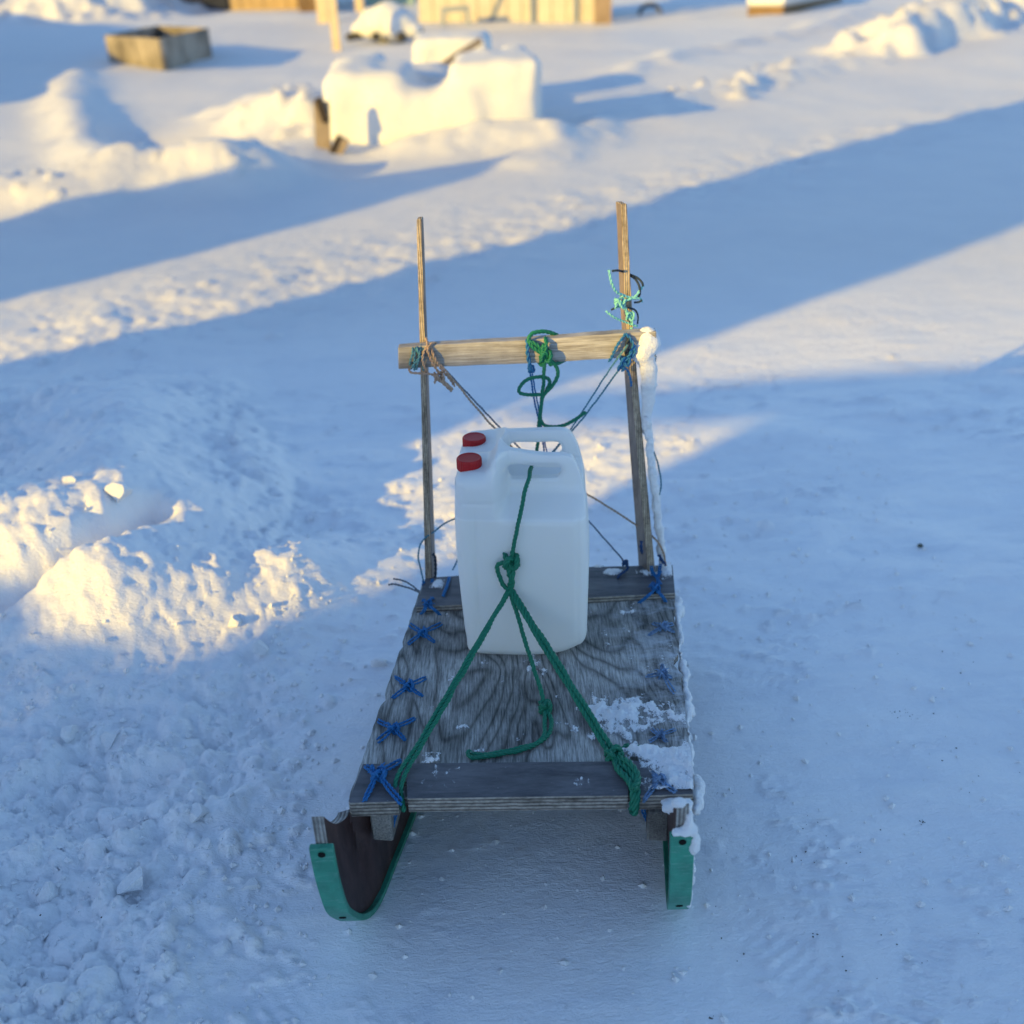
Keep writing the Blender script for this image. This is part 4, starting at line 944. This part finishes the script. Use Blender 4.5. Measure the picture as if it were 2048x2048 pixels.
def fn1(U, V, X, Y):
    n = fbm(X * 26, Y * 22, 5, 300, .62); n2 = fbm(X * 70, Y * 60, 3, 310, .6); n3 = fbm(X * 8, Y * 7, 2, 305)
    def blob(u, v, ru, rv, a): return a * np.exp(-((U - u) / ru) ** 2 - ((V - v) / rv) ** 2)
    m = blob(.93, .04, .10, .11, 1.5) + blob(.97, .12, .06, .06, .5) + blob(.86, .32, .12, .05, .66) + blob(.90, .25, .12, .05, .55) + blob(.80, .28, .08, .05, .38) + blob(.70, .30, .05, .03, .30)
    m += blob(.86, .14, .05, .03, .9) + blob(.80, .145, .05, .02, .7) + blob(.90, .47, .07, .05, .40) + blob(.98, .55, .05, .05, .42) + blob(.90, .66, .06, .02, .30) + blob(.80, .92, .16, .028, .55) + blob(.93, .90, .10, .03, .50)
    m += blob(.55, .30, .03, .015, .25) + blob(.31, .27, .05, .02, .34) + blob(.83, .75, .04, .02, .34) + blob(.02, .90, .03, .012, .5)
    m += blob(.645, .315, .018, .012, .55) + blob(.69, .325, .012, .01, .5) + blob(.70, .27, .02, .012, .45)
    hgt = (m * .85 - .50 + n * .85 + n2 * .42 + n3 * .25)
    return hgt + .10 * ss(.55, .95, U) - .04
def lift1(U, V): return TH * (1 - ss(.135, .165, V)) + TH * 0
sheet('snow_patch', fn1, 420, 460, (.10, 0.0), (.998, .872), sled, DUST, lift1)['kind'] = 'stuff'
def fn2(U, V, X, Y):
    n = fbm(X * 30, Y * 26, 5, 330, .62)
    def blob(u, v, ru, rv, a): return a * np.exp(-((U - u) / ru) ** 2 - ((V - v) / rv) ** 2)
    m = blob(.76, .945, .045, .022, .95) + blob(.90, .945, .06, .03, .65) + blob(.985, .95, .035, .06, .9) + blob(.70, .985, .03, .008, .6) + blob(.07, .93, .05, .05, .55)
    return (m - .42 + n * .5)
sheet('snow_patch', fn2, 330, 80, (.02, .886), (.996, .984), sled, DUST, lambda U, V: TH + U * 0)['kind'] = 'stuff'

TAPE = []
def snow_lump(name, blobs, parent, vox=.006, rough=.006, label=None, nscale=.03, mat=None):
    """snow mass: overlapping squashed balls fused by a voxel remesh"""
    bm = bmesh.new()
    for (c, r) in blobs:
        mtx = Matrix.Translation(Vector(c)) @ Matrix.Diagonal((*(r if isinstance(r, (tuple, list)) else (r, r, r)), 1))
        bmesh.ops.create_icosphere(bm, subdivisions=3, radius=1, matrix=mtx)
    bm.verts.index_update(); V = [tuple(v.co) for v in bm.verts]; Fc = [[v.index for v in f.verts] for f in bm.faces]; bm.free()
    o = mesh_obj(name, V, Fc, mat or SNOW, parent, smooth=True)
    m = o.modifiers.new('remesh', 'REMESH'); m.mode = 'VOXEL'; m.voxel_size = vox; m.use_smooth_shade = True
    s = o.modifiers.new('smooth', 'SMOOTH'); s.iterations = 5; s.factor = .5
    tx = bpy.data.textures.new(name + '_relief', 'CLOUDS'); tx.noise_scale = nscale; tx.noise_depth = 3
    d = o.modifiers.new('relief', 'DISPLACE'); d.texture = tx; d.strength = rough; d.mid_level = .5; d.texture_coords = 'LOCAL'
    if label: o['label'] = label
    return o
# frost column on the right post and the knob on the bar end
B = []
for (px, py, r) in ((1296, 676, .022), (1300, 690, .023), (1290, 700, .028), (1280, 706, .020), (1292, 716, .021)):
    B.append((aty(px, py, 2.04), (r, r * .8, r * 1.1)))
for i in range(30):
    t = i / 29; B.append((aty(1292 + 5 * math.sin(t * 5) + 4 * t, 715 + 145 * t, 2.04), (.0195 - .009 * t + .0015 * math.sin(i * 1.9), .014 - .004 * t, .014)))
snow_lump('snow_cap', B, sled, .004, .010, 'rounded snow knob frozen on the right end of the crossbar')
rr2 = random.Random(8); B = []
for i in range(34):
    t = i / 33; py = 850 + (1130 - 850) * t; px = 1292 + 31 * t + 3 + rr2.uniform(-2, 3); r = rr2.uniform(.006, .0095)
    B.append((aty(px, py, 2.02 - .02 * t), (r, r * 1.4, .02)))
snow_lump('snow_crust', B, sled, .0032, .009, nscale=.012)
# crust hanging on the right edge of the deck and on the right runner
B = []; rr2 = random.Random(9)
for i in range(300):
    v = -.02 + .90 * i / 300; wv = max(0, .5 + .5 * math.sin(v * 17 + 1) + .5 * math.sin(v * 41))
    if v > .84: wv *= .3
    r = rr2.uniform(.0035, .0065) * (0.5 + .9 * wv)
    p = duv(1.0 + r * 1.1 + rr2.uniform(-.002, .006), v, -.012 - rr2.uniform(0, .018)); B.append((p, (r * 1.15, r * 1.6, r * 1.1)))
snow_lump('snow_crust', B, sled, .0032, .009, nscale=.012)
B = []
for i in range(26):
    k = i / 25; a = k * .30; y_ = 1.150 + (1 - math.sqrt(max(0, 1 - (1 - a / .30) ** 2))) * 0 + .0; z_ = .02 + a
    yy = np.interp(z_, [0, .01, .036, .078, .13, .19, .245, .296, .35], [1.30, 1.262, 1.226, 1.194, 1.17, 1.157, 1.15, 1.15, 1.165])
    r = rr2.uniform(.004, .009) * (.7 + .8 * (z_ > .26)); B.append(((cxr(1.16, z_) + .019 - (.008 if z_ > .30 else 0), yy + .008, z_), (r * .8, r * 1.5, r * 1.8)))
for i in range(20):
    t = i / 19; B.append(((cxr(1.2, .3) + rr2.uniform(-.006, .012), 1.16 + t * .14, np.interp(1.16 + t * .14, [1.16, 1.19, 1.225, 1.262, 1.3], [.354, .316, .272, .244, .236]) + .002), (.011, .012, rr2.uniform(.004, .007))))
B.append(((cxr(1.15, .30), 1.150, .303), (.019, .009, .007)))
snow_lump('snow_crust', B, sled, .0028, .008, nscale=.011)

# ------------------------------------------------------------------ loose chunks of snow (single clods that can be picked out)
def chunk(px, py, size, label, seed, flat=.7, zoff=0, grp='loose clods of snow left of the sled'):
    rr = random.Random(seed); p = atz(px, py, 0)
    for _ in range(6):
        z = ground_h(p[0], p[1]); p = atz(px, py, z + size * .2)
    z = ground_h(p[0], p[1])
    bm = bmesh.new(); bmesh.ops.create_icosphere(bm, subdivisions=3, radius=1)
    planes = [(Vector((rr.gauss(0, 1), rr.gauss(0, 1), rr.gauss(0, 1))).normalized(), rr.uniform(.38, .78)) for _ in range(13)]
    for v in bm.verts:
        co = v.co.copy()
        for n_, d_ in planes:
            e = co.dot(n_) - d_
            if e > 0: co -= n_ * e
        co *= 1 + .07 * mnoise.fractal(co * 1.9 + Vector((seed * 3.7, 0, 0)), .9, 2.1, 4) + rr.uniform(-.02, .02); v.co = co
    sx, sy = rr.uniform(.8, 1.25), rr.uniform(.8, 1.2)
    V = [(p[0] + v.co.x * size * sx, p[1] + v.co.y * size * sy, z + size * .08 + v.co.z * size * flat) for v in bm.verts]
    bm.verts.index_update(); Fc = [[v.index for v in f.verts] for f in bm.faces]; bm.free()
    o = mesh_obj('snow_clod', V, Fc, SNOW, None, smooth=True); o.data.set_sharp_from_angle(angle=.45); tag(o, label, 'snow clod', grp)
    return o
chunk(760, 1322, .022, 'small pale clod of snow lying close beside the left edge of the sled deck', 1)
chunk(236, 970, .045, 'large blocky clod perched on the shoulder of the snow heap', 2, .8)
chunk(141, 958, .026, 'small round clod on the crest of the snow heap', 3)
chunk(262, 1762, .040, 'biggest rounded clod, low and smooth, in the lower left snow', 4, .75)
chunk(398, 1622, .026, 'upright rounded clod in the trampled snow between heap and runner', 5)
chunk(412, 1690, .024, 'clod just below the upright one, left of the runner tip', 6)
chunk(95, 1785, .032, 'angular clod at the left edge of the picture low down', 7, .9)
chunk(38, 1770, .032, 'rounded clod nearest the left border', 8, .7)
chunk(500, 1770, .024, 'flat broken clod left of the lower end of the runner', 9, .8)
chunk(143, 1462, .024, 'small pointed clod standing on the trampled bank', 10, 1.1)
chunk(216, 1474, .034, 'peaked clod to the right of the small pointed one', 11, .7)
chunk(520, 1300, .030, 'flat tilted slab of snow crust in front of the heap', 12, .7)
chunk(470, 1245, .024, 'thin crust slab half sunk near the sunlit strip', 13, .7)
# crumbs: uncountable
V, Fc = [], []
def crumb(p, s, rr):
    b = len(V); q = [(1, 0, 0), (-1, 0, 0), (0, 1, 0), (0, -1, 0), (0, 0, 1), (0, 0, -1)]
    for a in q: V.append((p[0] + (a[0] + rr.uniform(-.35, .35)) * s, p[1] + (a[1] + rr.uniform(-.35, .35)) * s, p[2] + (a[2] + rr.uniform(-.3, .3)) * s * .75))
    for f in ((0, 2, 4), (2, 1, 4), (1, 3, 4), (3, 0, 4), (2, 0, 5), (1, 2, 5), (3, 1, 5), (0, 3, 5)): Fc.append(tuple(b + k for k in f))
rr2 = random.Random(77)
for i in range(9000):
    x = rr2.uniform(-1.9, -.32); y_ = rr2.uniform(.85, 3.3)
    if rr2.random() < .12: x = rr2.uniform(-.4, 1.2)
    elif x > -.40 - .22 * max(0, y_ - 1.9) + rr2.uniform(-.1, .05): continue
    if y_ > 1.98 and x < -.62 and rr2.random() < .93: continue
    s = .0022 * (4.2 ** (rr2.random() ** 2)); crumb((x, y_, ground_h(x, y_) + s * .3), s, rr2)
cr = mesh_obj('snow_crumbs', V, Fc, SNOW, None); tag(cr, 'scattered crumbs of snow and ice over the trampled snow', kind='stuff')
# dirt flecks on the packed track
V, Fc = [], []; rr2 = random.Random(5)
spots = [(1808, 1428, 26, 9, 14), (1790, 1418, 20, 6, 8), (1450, 1585, 30, 8, 6), (1600, 1700, 60, 30, 12), (1700, 1640, 70, 30, 10), (1850, 1640, 14, 4, 10), (1620, 1045, 40, 20, 8), (1700, 1690, 60, 25, 10), (1500, 1860, 120, 60, 12), (1800, 1870, 150, 90, 16), (1640, 1210, 120, 60, 8), (1930, 1500, 90, 120, 10), (1400, 1700, 60, 40, 6), (300, 1900, 300, 120, 10), (1636, 1866, 8, 3, 5), (1425, 2028, 6, 4, 5), (1750, 1300, 200, 120, 10)]
for (cx_, cy_, wx_, wy_, n) in spots:
    for i in range(int(n * .7)):
        px = rr2.gauss(cx_, wx_ * .6); py = rr2.gauss(cy_, wy_ * .6)
        if 640 < px < 1400 and py < 1840: continue
        p = atz(px, py, 0); z = ground_h(p[0], p[1]); s = .0008 * 2.6 ** rr2.random(); p[2] = z + s * .2
        b = len(V); crumb(p, s, rr2)
df = mesh_obj('dirt_flecks', V, Fc, plain('grit', (.035, .035, .03), .9, .1)); tag(df, 'dark grit and bits of dry grass scattered on the packed snow', kind='stuff')
p = atz(1840, 1093, 0); p[2] = ground_h(p[0], p[1]) + .004
V, Fc = [], []; 
bm = bmesh.new(); bmesh.ops.create_icosphere(bm, subdivisions=2, radius=1); bm.verts.index_update(); rr2 = random.Random(2)
V = [(p[0] + v.co.x * .008, p[1] + v.co.y * .007, p[2] + v.co.z * .006 * rr2.uniform(.8, 1.1)) for v in bm.verts]; Fc = [[v.index for v in f.verts] for f in bm.faces]; bm.free()
tag(mesh_obj('pebble', V, Fc, plain('dark_stone', (.09, .10, .08), .8, .2, .3, 200), None, True), 'single dark round pebble on the packed snow at the right', 'pebble')

# ------------------------------------------------------------------ background things
WCR = wood_mat('crate_boards', (.17, .15, .13), (.36, .32, .27), 'Z', .35, False, .3, .3)
def crate():
    g0 = gp(306 * .996, 130); zc = ground_h(*g0)
    A = atz(222, 131, zc); Bc = atz(330, 142, zc); Cc = atz(424, 112, zc)
    ex = (Bc - A); Lx = np.linalg.norm(ex); ex /= Lx; ey = Cc - Bc; Ly = np.linalg.norm(ey); ey /= Ly
    hgt = 0.62 * Lx
    # height from the picture: top of the near corner at (325,78)
    d = ray(324, 77); t = np.hypot(Bc[0], Bc[1]) / np.hypot(d[0], d[1]); hgt = (ORG + d * t)[2] - zc
    Dc = A + ey * Ly
    root = empty('crate', (A + Cc) / 2); tag(root, 'open wooden board crate sunk in the snow at upper left', 'crate')
    for (P0, e, L, nrm) in ((A, ex, Lx, -ey), (Bc, ey, Ly, ex), (Dc, ex, Lx, ey), (A, ey, Ly, -ex)):
        n = 7
        for i in range(n):
            c = P0 + e * L * (i + .5) / n + nrm * .004 * (i % 2) + np.array([0, 0, hgt / 2 - .1 + .01 * math.sin(i * 3.1)])
            v, f = box_v(c, e, np.cross((0, 0, 1), e), (0, 0, 1), L / n - .012, .03, hgt + .2); mesh_obj('board', v, f, WCR, root)
        for zz in (.12, hgt - .06):
            v, f = box_v(P0 + e * L / 2 + nrm * (-.034) + np.array([0, 0, zz]), e, np.cross((0, 0, 1), e), (0, 0, 1), L - .08, .03, .08); mesh_obj('batten', v, f, WCR, root)
    # snow inside
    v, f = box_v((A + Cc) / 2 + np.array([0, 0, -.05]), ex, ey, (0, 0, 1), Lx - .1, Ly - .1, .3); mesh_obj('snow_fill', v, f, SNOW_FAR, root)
crate()
def P2(px, py, z=0): return atz(px, py, z)
def at_base(px, base_py, py, zb=0.0):
    """point above the ground spot seen at (px, base_py), at the height seen at py"""
    b = atz(px, base_py, zb); d = ray(px, py); t = b[1] / d[1]; return ORG + d * t
# snow-covered block (something left out all winter)
zb = .0
def bl(px, py, base, r, dy=0):
    p = at_base(px, base, py); p[1] += dy; return (p, r)
S = 9.6 / 2048     # metres per photo pixel at the block
B = []
def slab(px0, px1, py0, py1, base, depth, dy=0, rnd=.10):
    """rounded block filling a pixel rectangle, front face above ground spot 'base'"""
    a = at_base((px0 + px1) / 2, base, py1); t_ = at_base((px0 + px1) / 2, base, py0)
    l = at_base(px0, base, (py0 + py1) / 2); r = at_base(px1, base, (py0 + py1) / 2)
    w2 = (r[0] - l[0]) / 2; h2 = (t_[2] - a[2]) / 2; c = (a + t_) / 2; c[1] += depth / 2 + dy
    return (c, (w2, depth / 2, h2))
def block_mass(name, boxes, parent, vox, rough, rad_, label=None, nscale=.3):
    bm = bmesh.new()
    for c, r in boxes:
        mtx = Matrix.Translation(Vector(c)) @ Matrix.Diagonal((r[0] * 2, r[1] * 2, r[2] * 2, 1)); bmesh.ops.create_cube(bm, size=1, matrix=mtx)
    bm.verts.index_update(); V = [tuple(v.co) for v in bm.verts]; Fc = [[v.index for v in f.verts] for f in bm.faces]; bm.free()
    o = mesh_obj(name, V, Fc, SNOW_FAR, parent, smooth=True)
    m = o.modifiers.new('remesh', 'REMESH'); m.mode = 'VOXEL'; m.voxel_size = vox; m.use_smooth_shade = True
    s = o.modifiers.new('smooth', 'SMOOTH'); s.iterations = rad_; s.factor = .6
    tx = bpy.data.textures.new(name + '_relief', 'CLOUDS'); tx.noise_scale = nscale; tx.noise_depth = 2
    d = o.modifiers.new('relief', 'DISPLACE'); d.texture = tx; d.strength = rough; d.mid_level = .5; d.texture_coords = 'LOCAL'
    return o
mr = empty('snowed_in_load', atz(860, 285, 0)); tag(mr, 'big snow-buried load with a saddle-shaped top and wooden boards at its left end', 'snow mound')
block_mass('snow_cover', [slab(648, 815, 150, 335, 290, 1.3, .10), slab(740, 960, 184, 335, 290, 1.1, .1), slab(900, 1084, 120, 335, 280, 1.15, .05), slab(652, 740, 138, 335, 290, 1.7, .35),
     slab(720, 900, 168, 320, 275, 1.1, 1.0), slab(800, 985, 92, 290, 250, .8, 1.7), slab(1000, 1075, 112, 320, 262, 1.3, .5)], mr, .04, .13, 45, nscale=.6)
def plank(parent, a, b, wd, th, mat, name='board', n=(0, -1, 0)):
    a, b = np.array(a), np.array(b); d = (b - a); L = np.linalg.norm(d); d /= L; n = np.array(n, float); n -= d * (n @ d); n /= np.linalg.norm(n)
    v, f = box_v((a + b) / 2, d, np.cross(n, d), n, L, wd, th); return mesh_obj(name, v, f, mat, parent)
TANW = plain('tan_board', (.30, .24, .18), .75, .2, .2, 6); DKW = plain('dark_slot', (.05, .04, .035), .85, .1, .2, 6)
plank(mr, at_base(646, 300, 200) + np.array([0, -.10, 0]), at_base(652, 300, 335) + np.array([0, -.10, 0]), .13, .05, TANW)
plank(mr, at_base(640, 300, 192) + np.array([0, -.13, 0]), at_base(657, 300, 240) + np.array([0, -.13, 0]), .06, .06, DKW)
plank(mr, at_base(684, 300, 268) + np.array([0, -.15, 0]), at_base(654, 300, 332) + np.array([0, -.15, 0]), .055, .06, DKW)
plank(mr, at_base(696, 300, 274) + np.array([0, -.14, 0]), at_base(666, 300, 328) + np.array([0, -.14, 0]), .07, .05, TANW)
plank(mr, at_base(868, 250, 155) + np.array([0, 1.0, 0]), at_base(958, 250, 102) + np.array([0, 1.4, 0]), .07, .04, TANW)
# slim post
BEIGE = plain('pale_wood', (.62, .50, .33), .7, .2, .15, 5)
pb = atz(670, 96, 0); tp = at_base(662, 96, -60)
pr = mesh_obj('wooden_stake', *box_v((pb + tp) / 2, (1, 0, 0), (0, 1, 0), (0, 0, 1), .16, .12, tp[2] - pb[2] + .4), BEIGE); tag(pr, 'tall pale wooden stake standing in front of the snow-capped pile', 'stake')
# snow-capped pile of dark stones
pr = empty('stone_pile', atz(765, 90, 0)); tag(pr, 'heap of dark stones under a thick round snow cap', 'stone pile')
DST = plain('dark_rock', (.07, .065, .055), .9, .2, .3, 4)
r0 = atz(765, 92, 0); U_ = np.linalg.norm(atz(865, 92, 0) - atz(765, 92, 0)) / 100
rr2 = random.Random(4)
for i in range(9):
    px = 700 + i * 17; c = atz(px, 88 - (i % 3) * 3 + (0 if i < 7 else -8), 0); s = U_ * rr2.uniform(9, 13)
    bm = bmesh.new(); bmesh.ops.create_icosphere(bm, subdivisions=2, radius=1)
    V = [(c[0] + v.co.x * s, c[1] + .2 + v.co.y * s, c[2] + .12 + v.co.z * s * .8 * (1 + rr2.uniform(-.15, .15))) for v in bm.verts]; bm.verts.index_update(); Fc = [[v.index for v in f.verts] for f in bm.faces]; bm.free()
    mesh_obj('stone', V, Fc, DST, pr)
B = []
for (px, py, r) in ((715, 62, 17), (740, 42, 24), (770, 34, 27), (800, 44, 24), (825, 62, 15), (760, 56, 30), (790, 58, 28), (728, 64, 18)):
    c = at_base(px, 86, py); c[1] += .5; B.append((c, (U_ * r * 1.1, U_ * r * 1.3, U_ * r * .95)))
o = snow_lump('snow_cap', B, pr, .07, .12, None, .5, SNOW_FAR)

# shed with pale boards
YS = atz(1000, 47, 0)[1]
def ws(px, z, Y=None): # point on plane Y at photo column px
    Y = Y or YS; d = ray(px, 45); t = Y / d[1]; return np.array([(d * t)[0], Y, z])
sh = empty('shed', ws(1015, 0)); tag(sh, 'pale cream boarded shed standing at the back of the snow lot', 'shed')
CREAM = plain('cream_boards', (.62, .55, .42), .7, .2, .1, 2)
x0, x1 = ws(838, 0)[0], ws(1192, 0)[0]; npn = 12
for i in range(npn):
    a = x0 + (x1 - x0) * i / npn; b = x0 + (x1 - x0) * (i + 1) / npn
    box('board', ((a + b) / 2, YS + .012 * (i % 2), 1.2), (b - a - .02, .04, 3.0), CREAM, sh)
box('wall', ((x0 + x1) / 2, YS + 1.6, 1.15), (x1 - x0 - .1, 3.0, 2.9), plain('shed_core', (.3, .25, .16), .8), sh)
GREYB = plain('grey_blue_trim', (.26, .30, .34), .7, .2, .1, 4)
for px in (1064, 1150): box('trim', ws(px, 1.2) + np.array([0, -.05, 0]), (.10, .05, 3.0), GREYB, sh)
plank(sh, ws(978, .05) + np.array([0, -.045, 0]), ws(1028, 1.2) + np.array([0, -.045, 0]), .07, .03, GREYB, 'brace')
box('roof', ((x0 + x1) / 2, YS + 1.5, 2.8), (x1 - x0 + .5, 3.8, .15), ROOFM, sh, tilt=(.08, 0))
# trestle
trs = empty('trestle', ws(912, 0, YS - .8)); tag(trs, 'small grey blue wooden trestle in front of the cream shed wall', 'trestle')
zt = at_base(912, 47, 14)[2]
plank(trs, ws(884, zt, YS - .8), ws(940, zt + .03, YS - .8), .12, .12, GREYB, 'top_rail')
for px in (888, 935):
    for dy in (-.25, .25): plank(trs, ws(px, zt, YS - .8), ws(px + (4 if px > 910 else -3), -.1, YS - .8) + np.array([0, dy, 0]), .09, .06, GREYB, 'leg')
# orange-brown post and clutter at the right of the shed
OR = plain('orange_brown_wood', (.30, .22, .15), .75, .2, .25, 3)
o = box('timber_post', ws(1205, .9, YS - .5), (.42, .2, 2.6), OR); tag(o, 'thick orange brown timber post at the right corner of the cream shed', 'post')
for i, (px, py, s) in enumerate(((1262, 8, .34),)):
    p = atz(px, py + 8, 0); p[1] = min(p[1], YS + 14); 
    V, Fc = [], []
    C = np.array([[p[0] + math.cos(a) * s * .8, YS + 1.5, .04 + math.sin(a) * s * .6] for a in np.linspace(0, 6.28, 25)])
    tube_geo(C, .055, 8, V, Fc); o = mesh_obj('tyre', V, Fc, plain('black_rubber', (.10, .10, .11), .8, .3), None, True)
    tag(o, 'half buried grey tyre beside the orange brown post', 'tyre')
# long low brown buildings at the top left
def far_building(px0, px1, base, mats, label, name='building', n=4, cat='building', hgt=3.0):
    Y = atz((px0 + px1) / 2, base, 0)[1]; a = ws(px0, 0, Y); b = ws(px1, 0, Y)
    root = empty(name, (a + b) / 2); tag(root, label, cat)
    for i in range(n):
        xa = a[0] + (b[0] - a[0]) * i / n; xb = a[0] + (b[0] - a[0]) * (i + 1) / n
        box('board', ((xa + xb) / 2, Y + .03 * (i % 2), hgt / 2 - .3), (xb - xa - .02, .06, hgt), mats[i % len(mats)], root)
    box('wall', ((a[0] + b[0]) / 2, Y + 1.6, hgt / 2 - .33), (b[0] - a[0] - .1, 3, hgt - .06), mats[0], root)
    box('roof', ((a[0] + b[0]) / 2, Y + 1.5, hgt - .2), (b[0] - a[0] + .4, 3.6, .12), ROOFM, root)
DARK = plain('dark_boards', (.03, .035, .05), .8, .2, .3, 2); TANB = plain('tan_cladding', (.45, .33, .18), .75, .2, .15, 2); BRN = plain('brown_cladding', (.20, .13, .07), .8, .2, .25, 2)
far_building(325, 462, 22, [DARK], 'dark tarred hut at the back left', 'hut', 5, 'hut')
far_building(464, 600, 17, [TANB], 'tan boarded hut between the dark hut and the stake', 'hut', 6, 'hut')
far_building(602, 640, 19, [BRN], 'narrow brown shack behind the stake', 'shack', 3, 'shack')
o = box('timber_post', ws(648, 1, 29), (.28, .2, 3), BEIGE); tag(o, 'short pale post just left of the tall stake', 'post')
o = box('timber_post', ws(722, 1.2, 34), (.24, .2, 3), BEIGE); tag(o, 'pale post showing above the snow-capped pile', 'post')
far_building(735, 830, 8, [plain('faded_green_boards', (.30, .42, .36), .8, .2, .15, 2)], 'faded green wall between stone pile and cream shed', 'hut', 4, 'hut')
far_building(-60, 130, 5, [TANB, OR], 'tan and orange boarded hut in the far left corner', 'hut', 8, 'hut')
# overturned boat with snow on it, upper right
Yb = atz(1590, 28, 0)[1]; bt = empty('snowed_box', atz(1590, 26, 0)); tag(bt, 'low brown wooden box with a slab of snow on top at the upper right', 'box')
a = atz(1530, 32, 0); b = atz(1650, 10, 0); dd = b - a; L = np.linalg.norm(dd); dd /= L; nn = np.cross((0, 0, 1), dd)
v, f = box_v((a + b) / 2 + np.array([0, 0, .06]), dd, nn, (0, 0, 1), L, .9, .30); mesh_obj('box_body', v, f, BRN, bt)
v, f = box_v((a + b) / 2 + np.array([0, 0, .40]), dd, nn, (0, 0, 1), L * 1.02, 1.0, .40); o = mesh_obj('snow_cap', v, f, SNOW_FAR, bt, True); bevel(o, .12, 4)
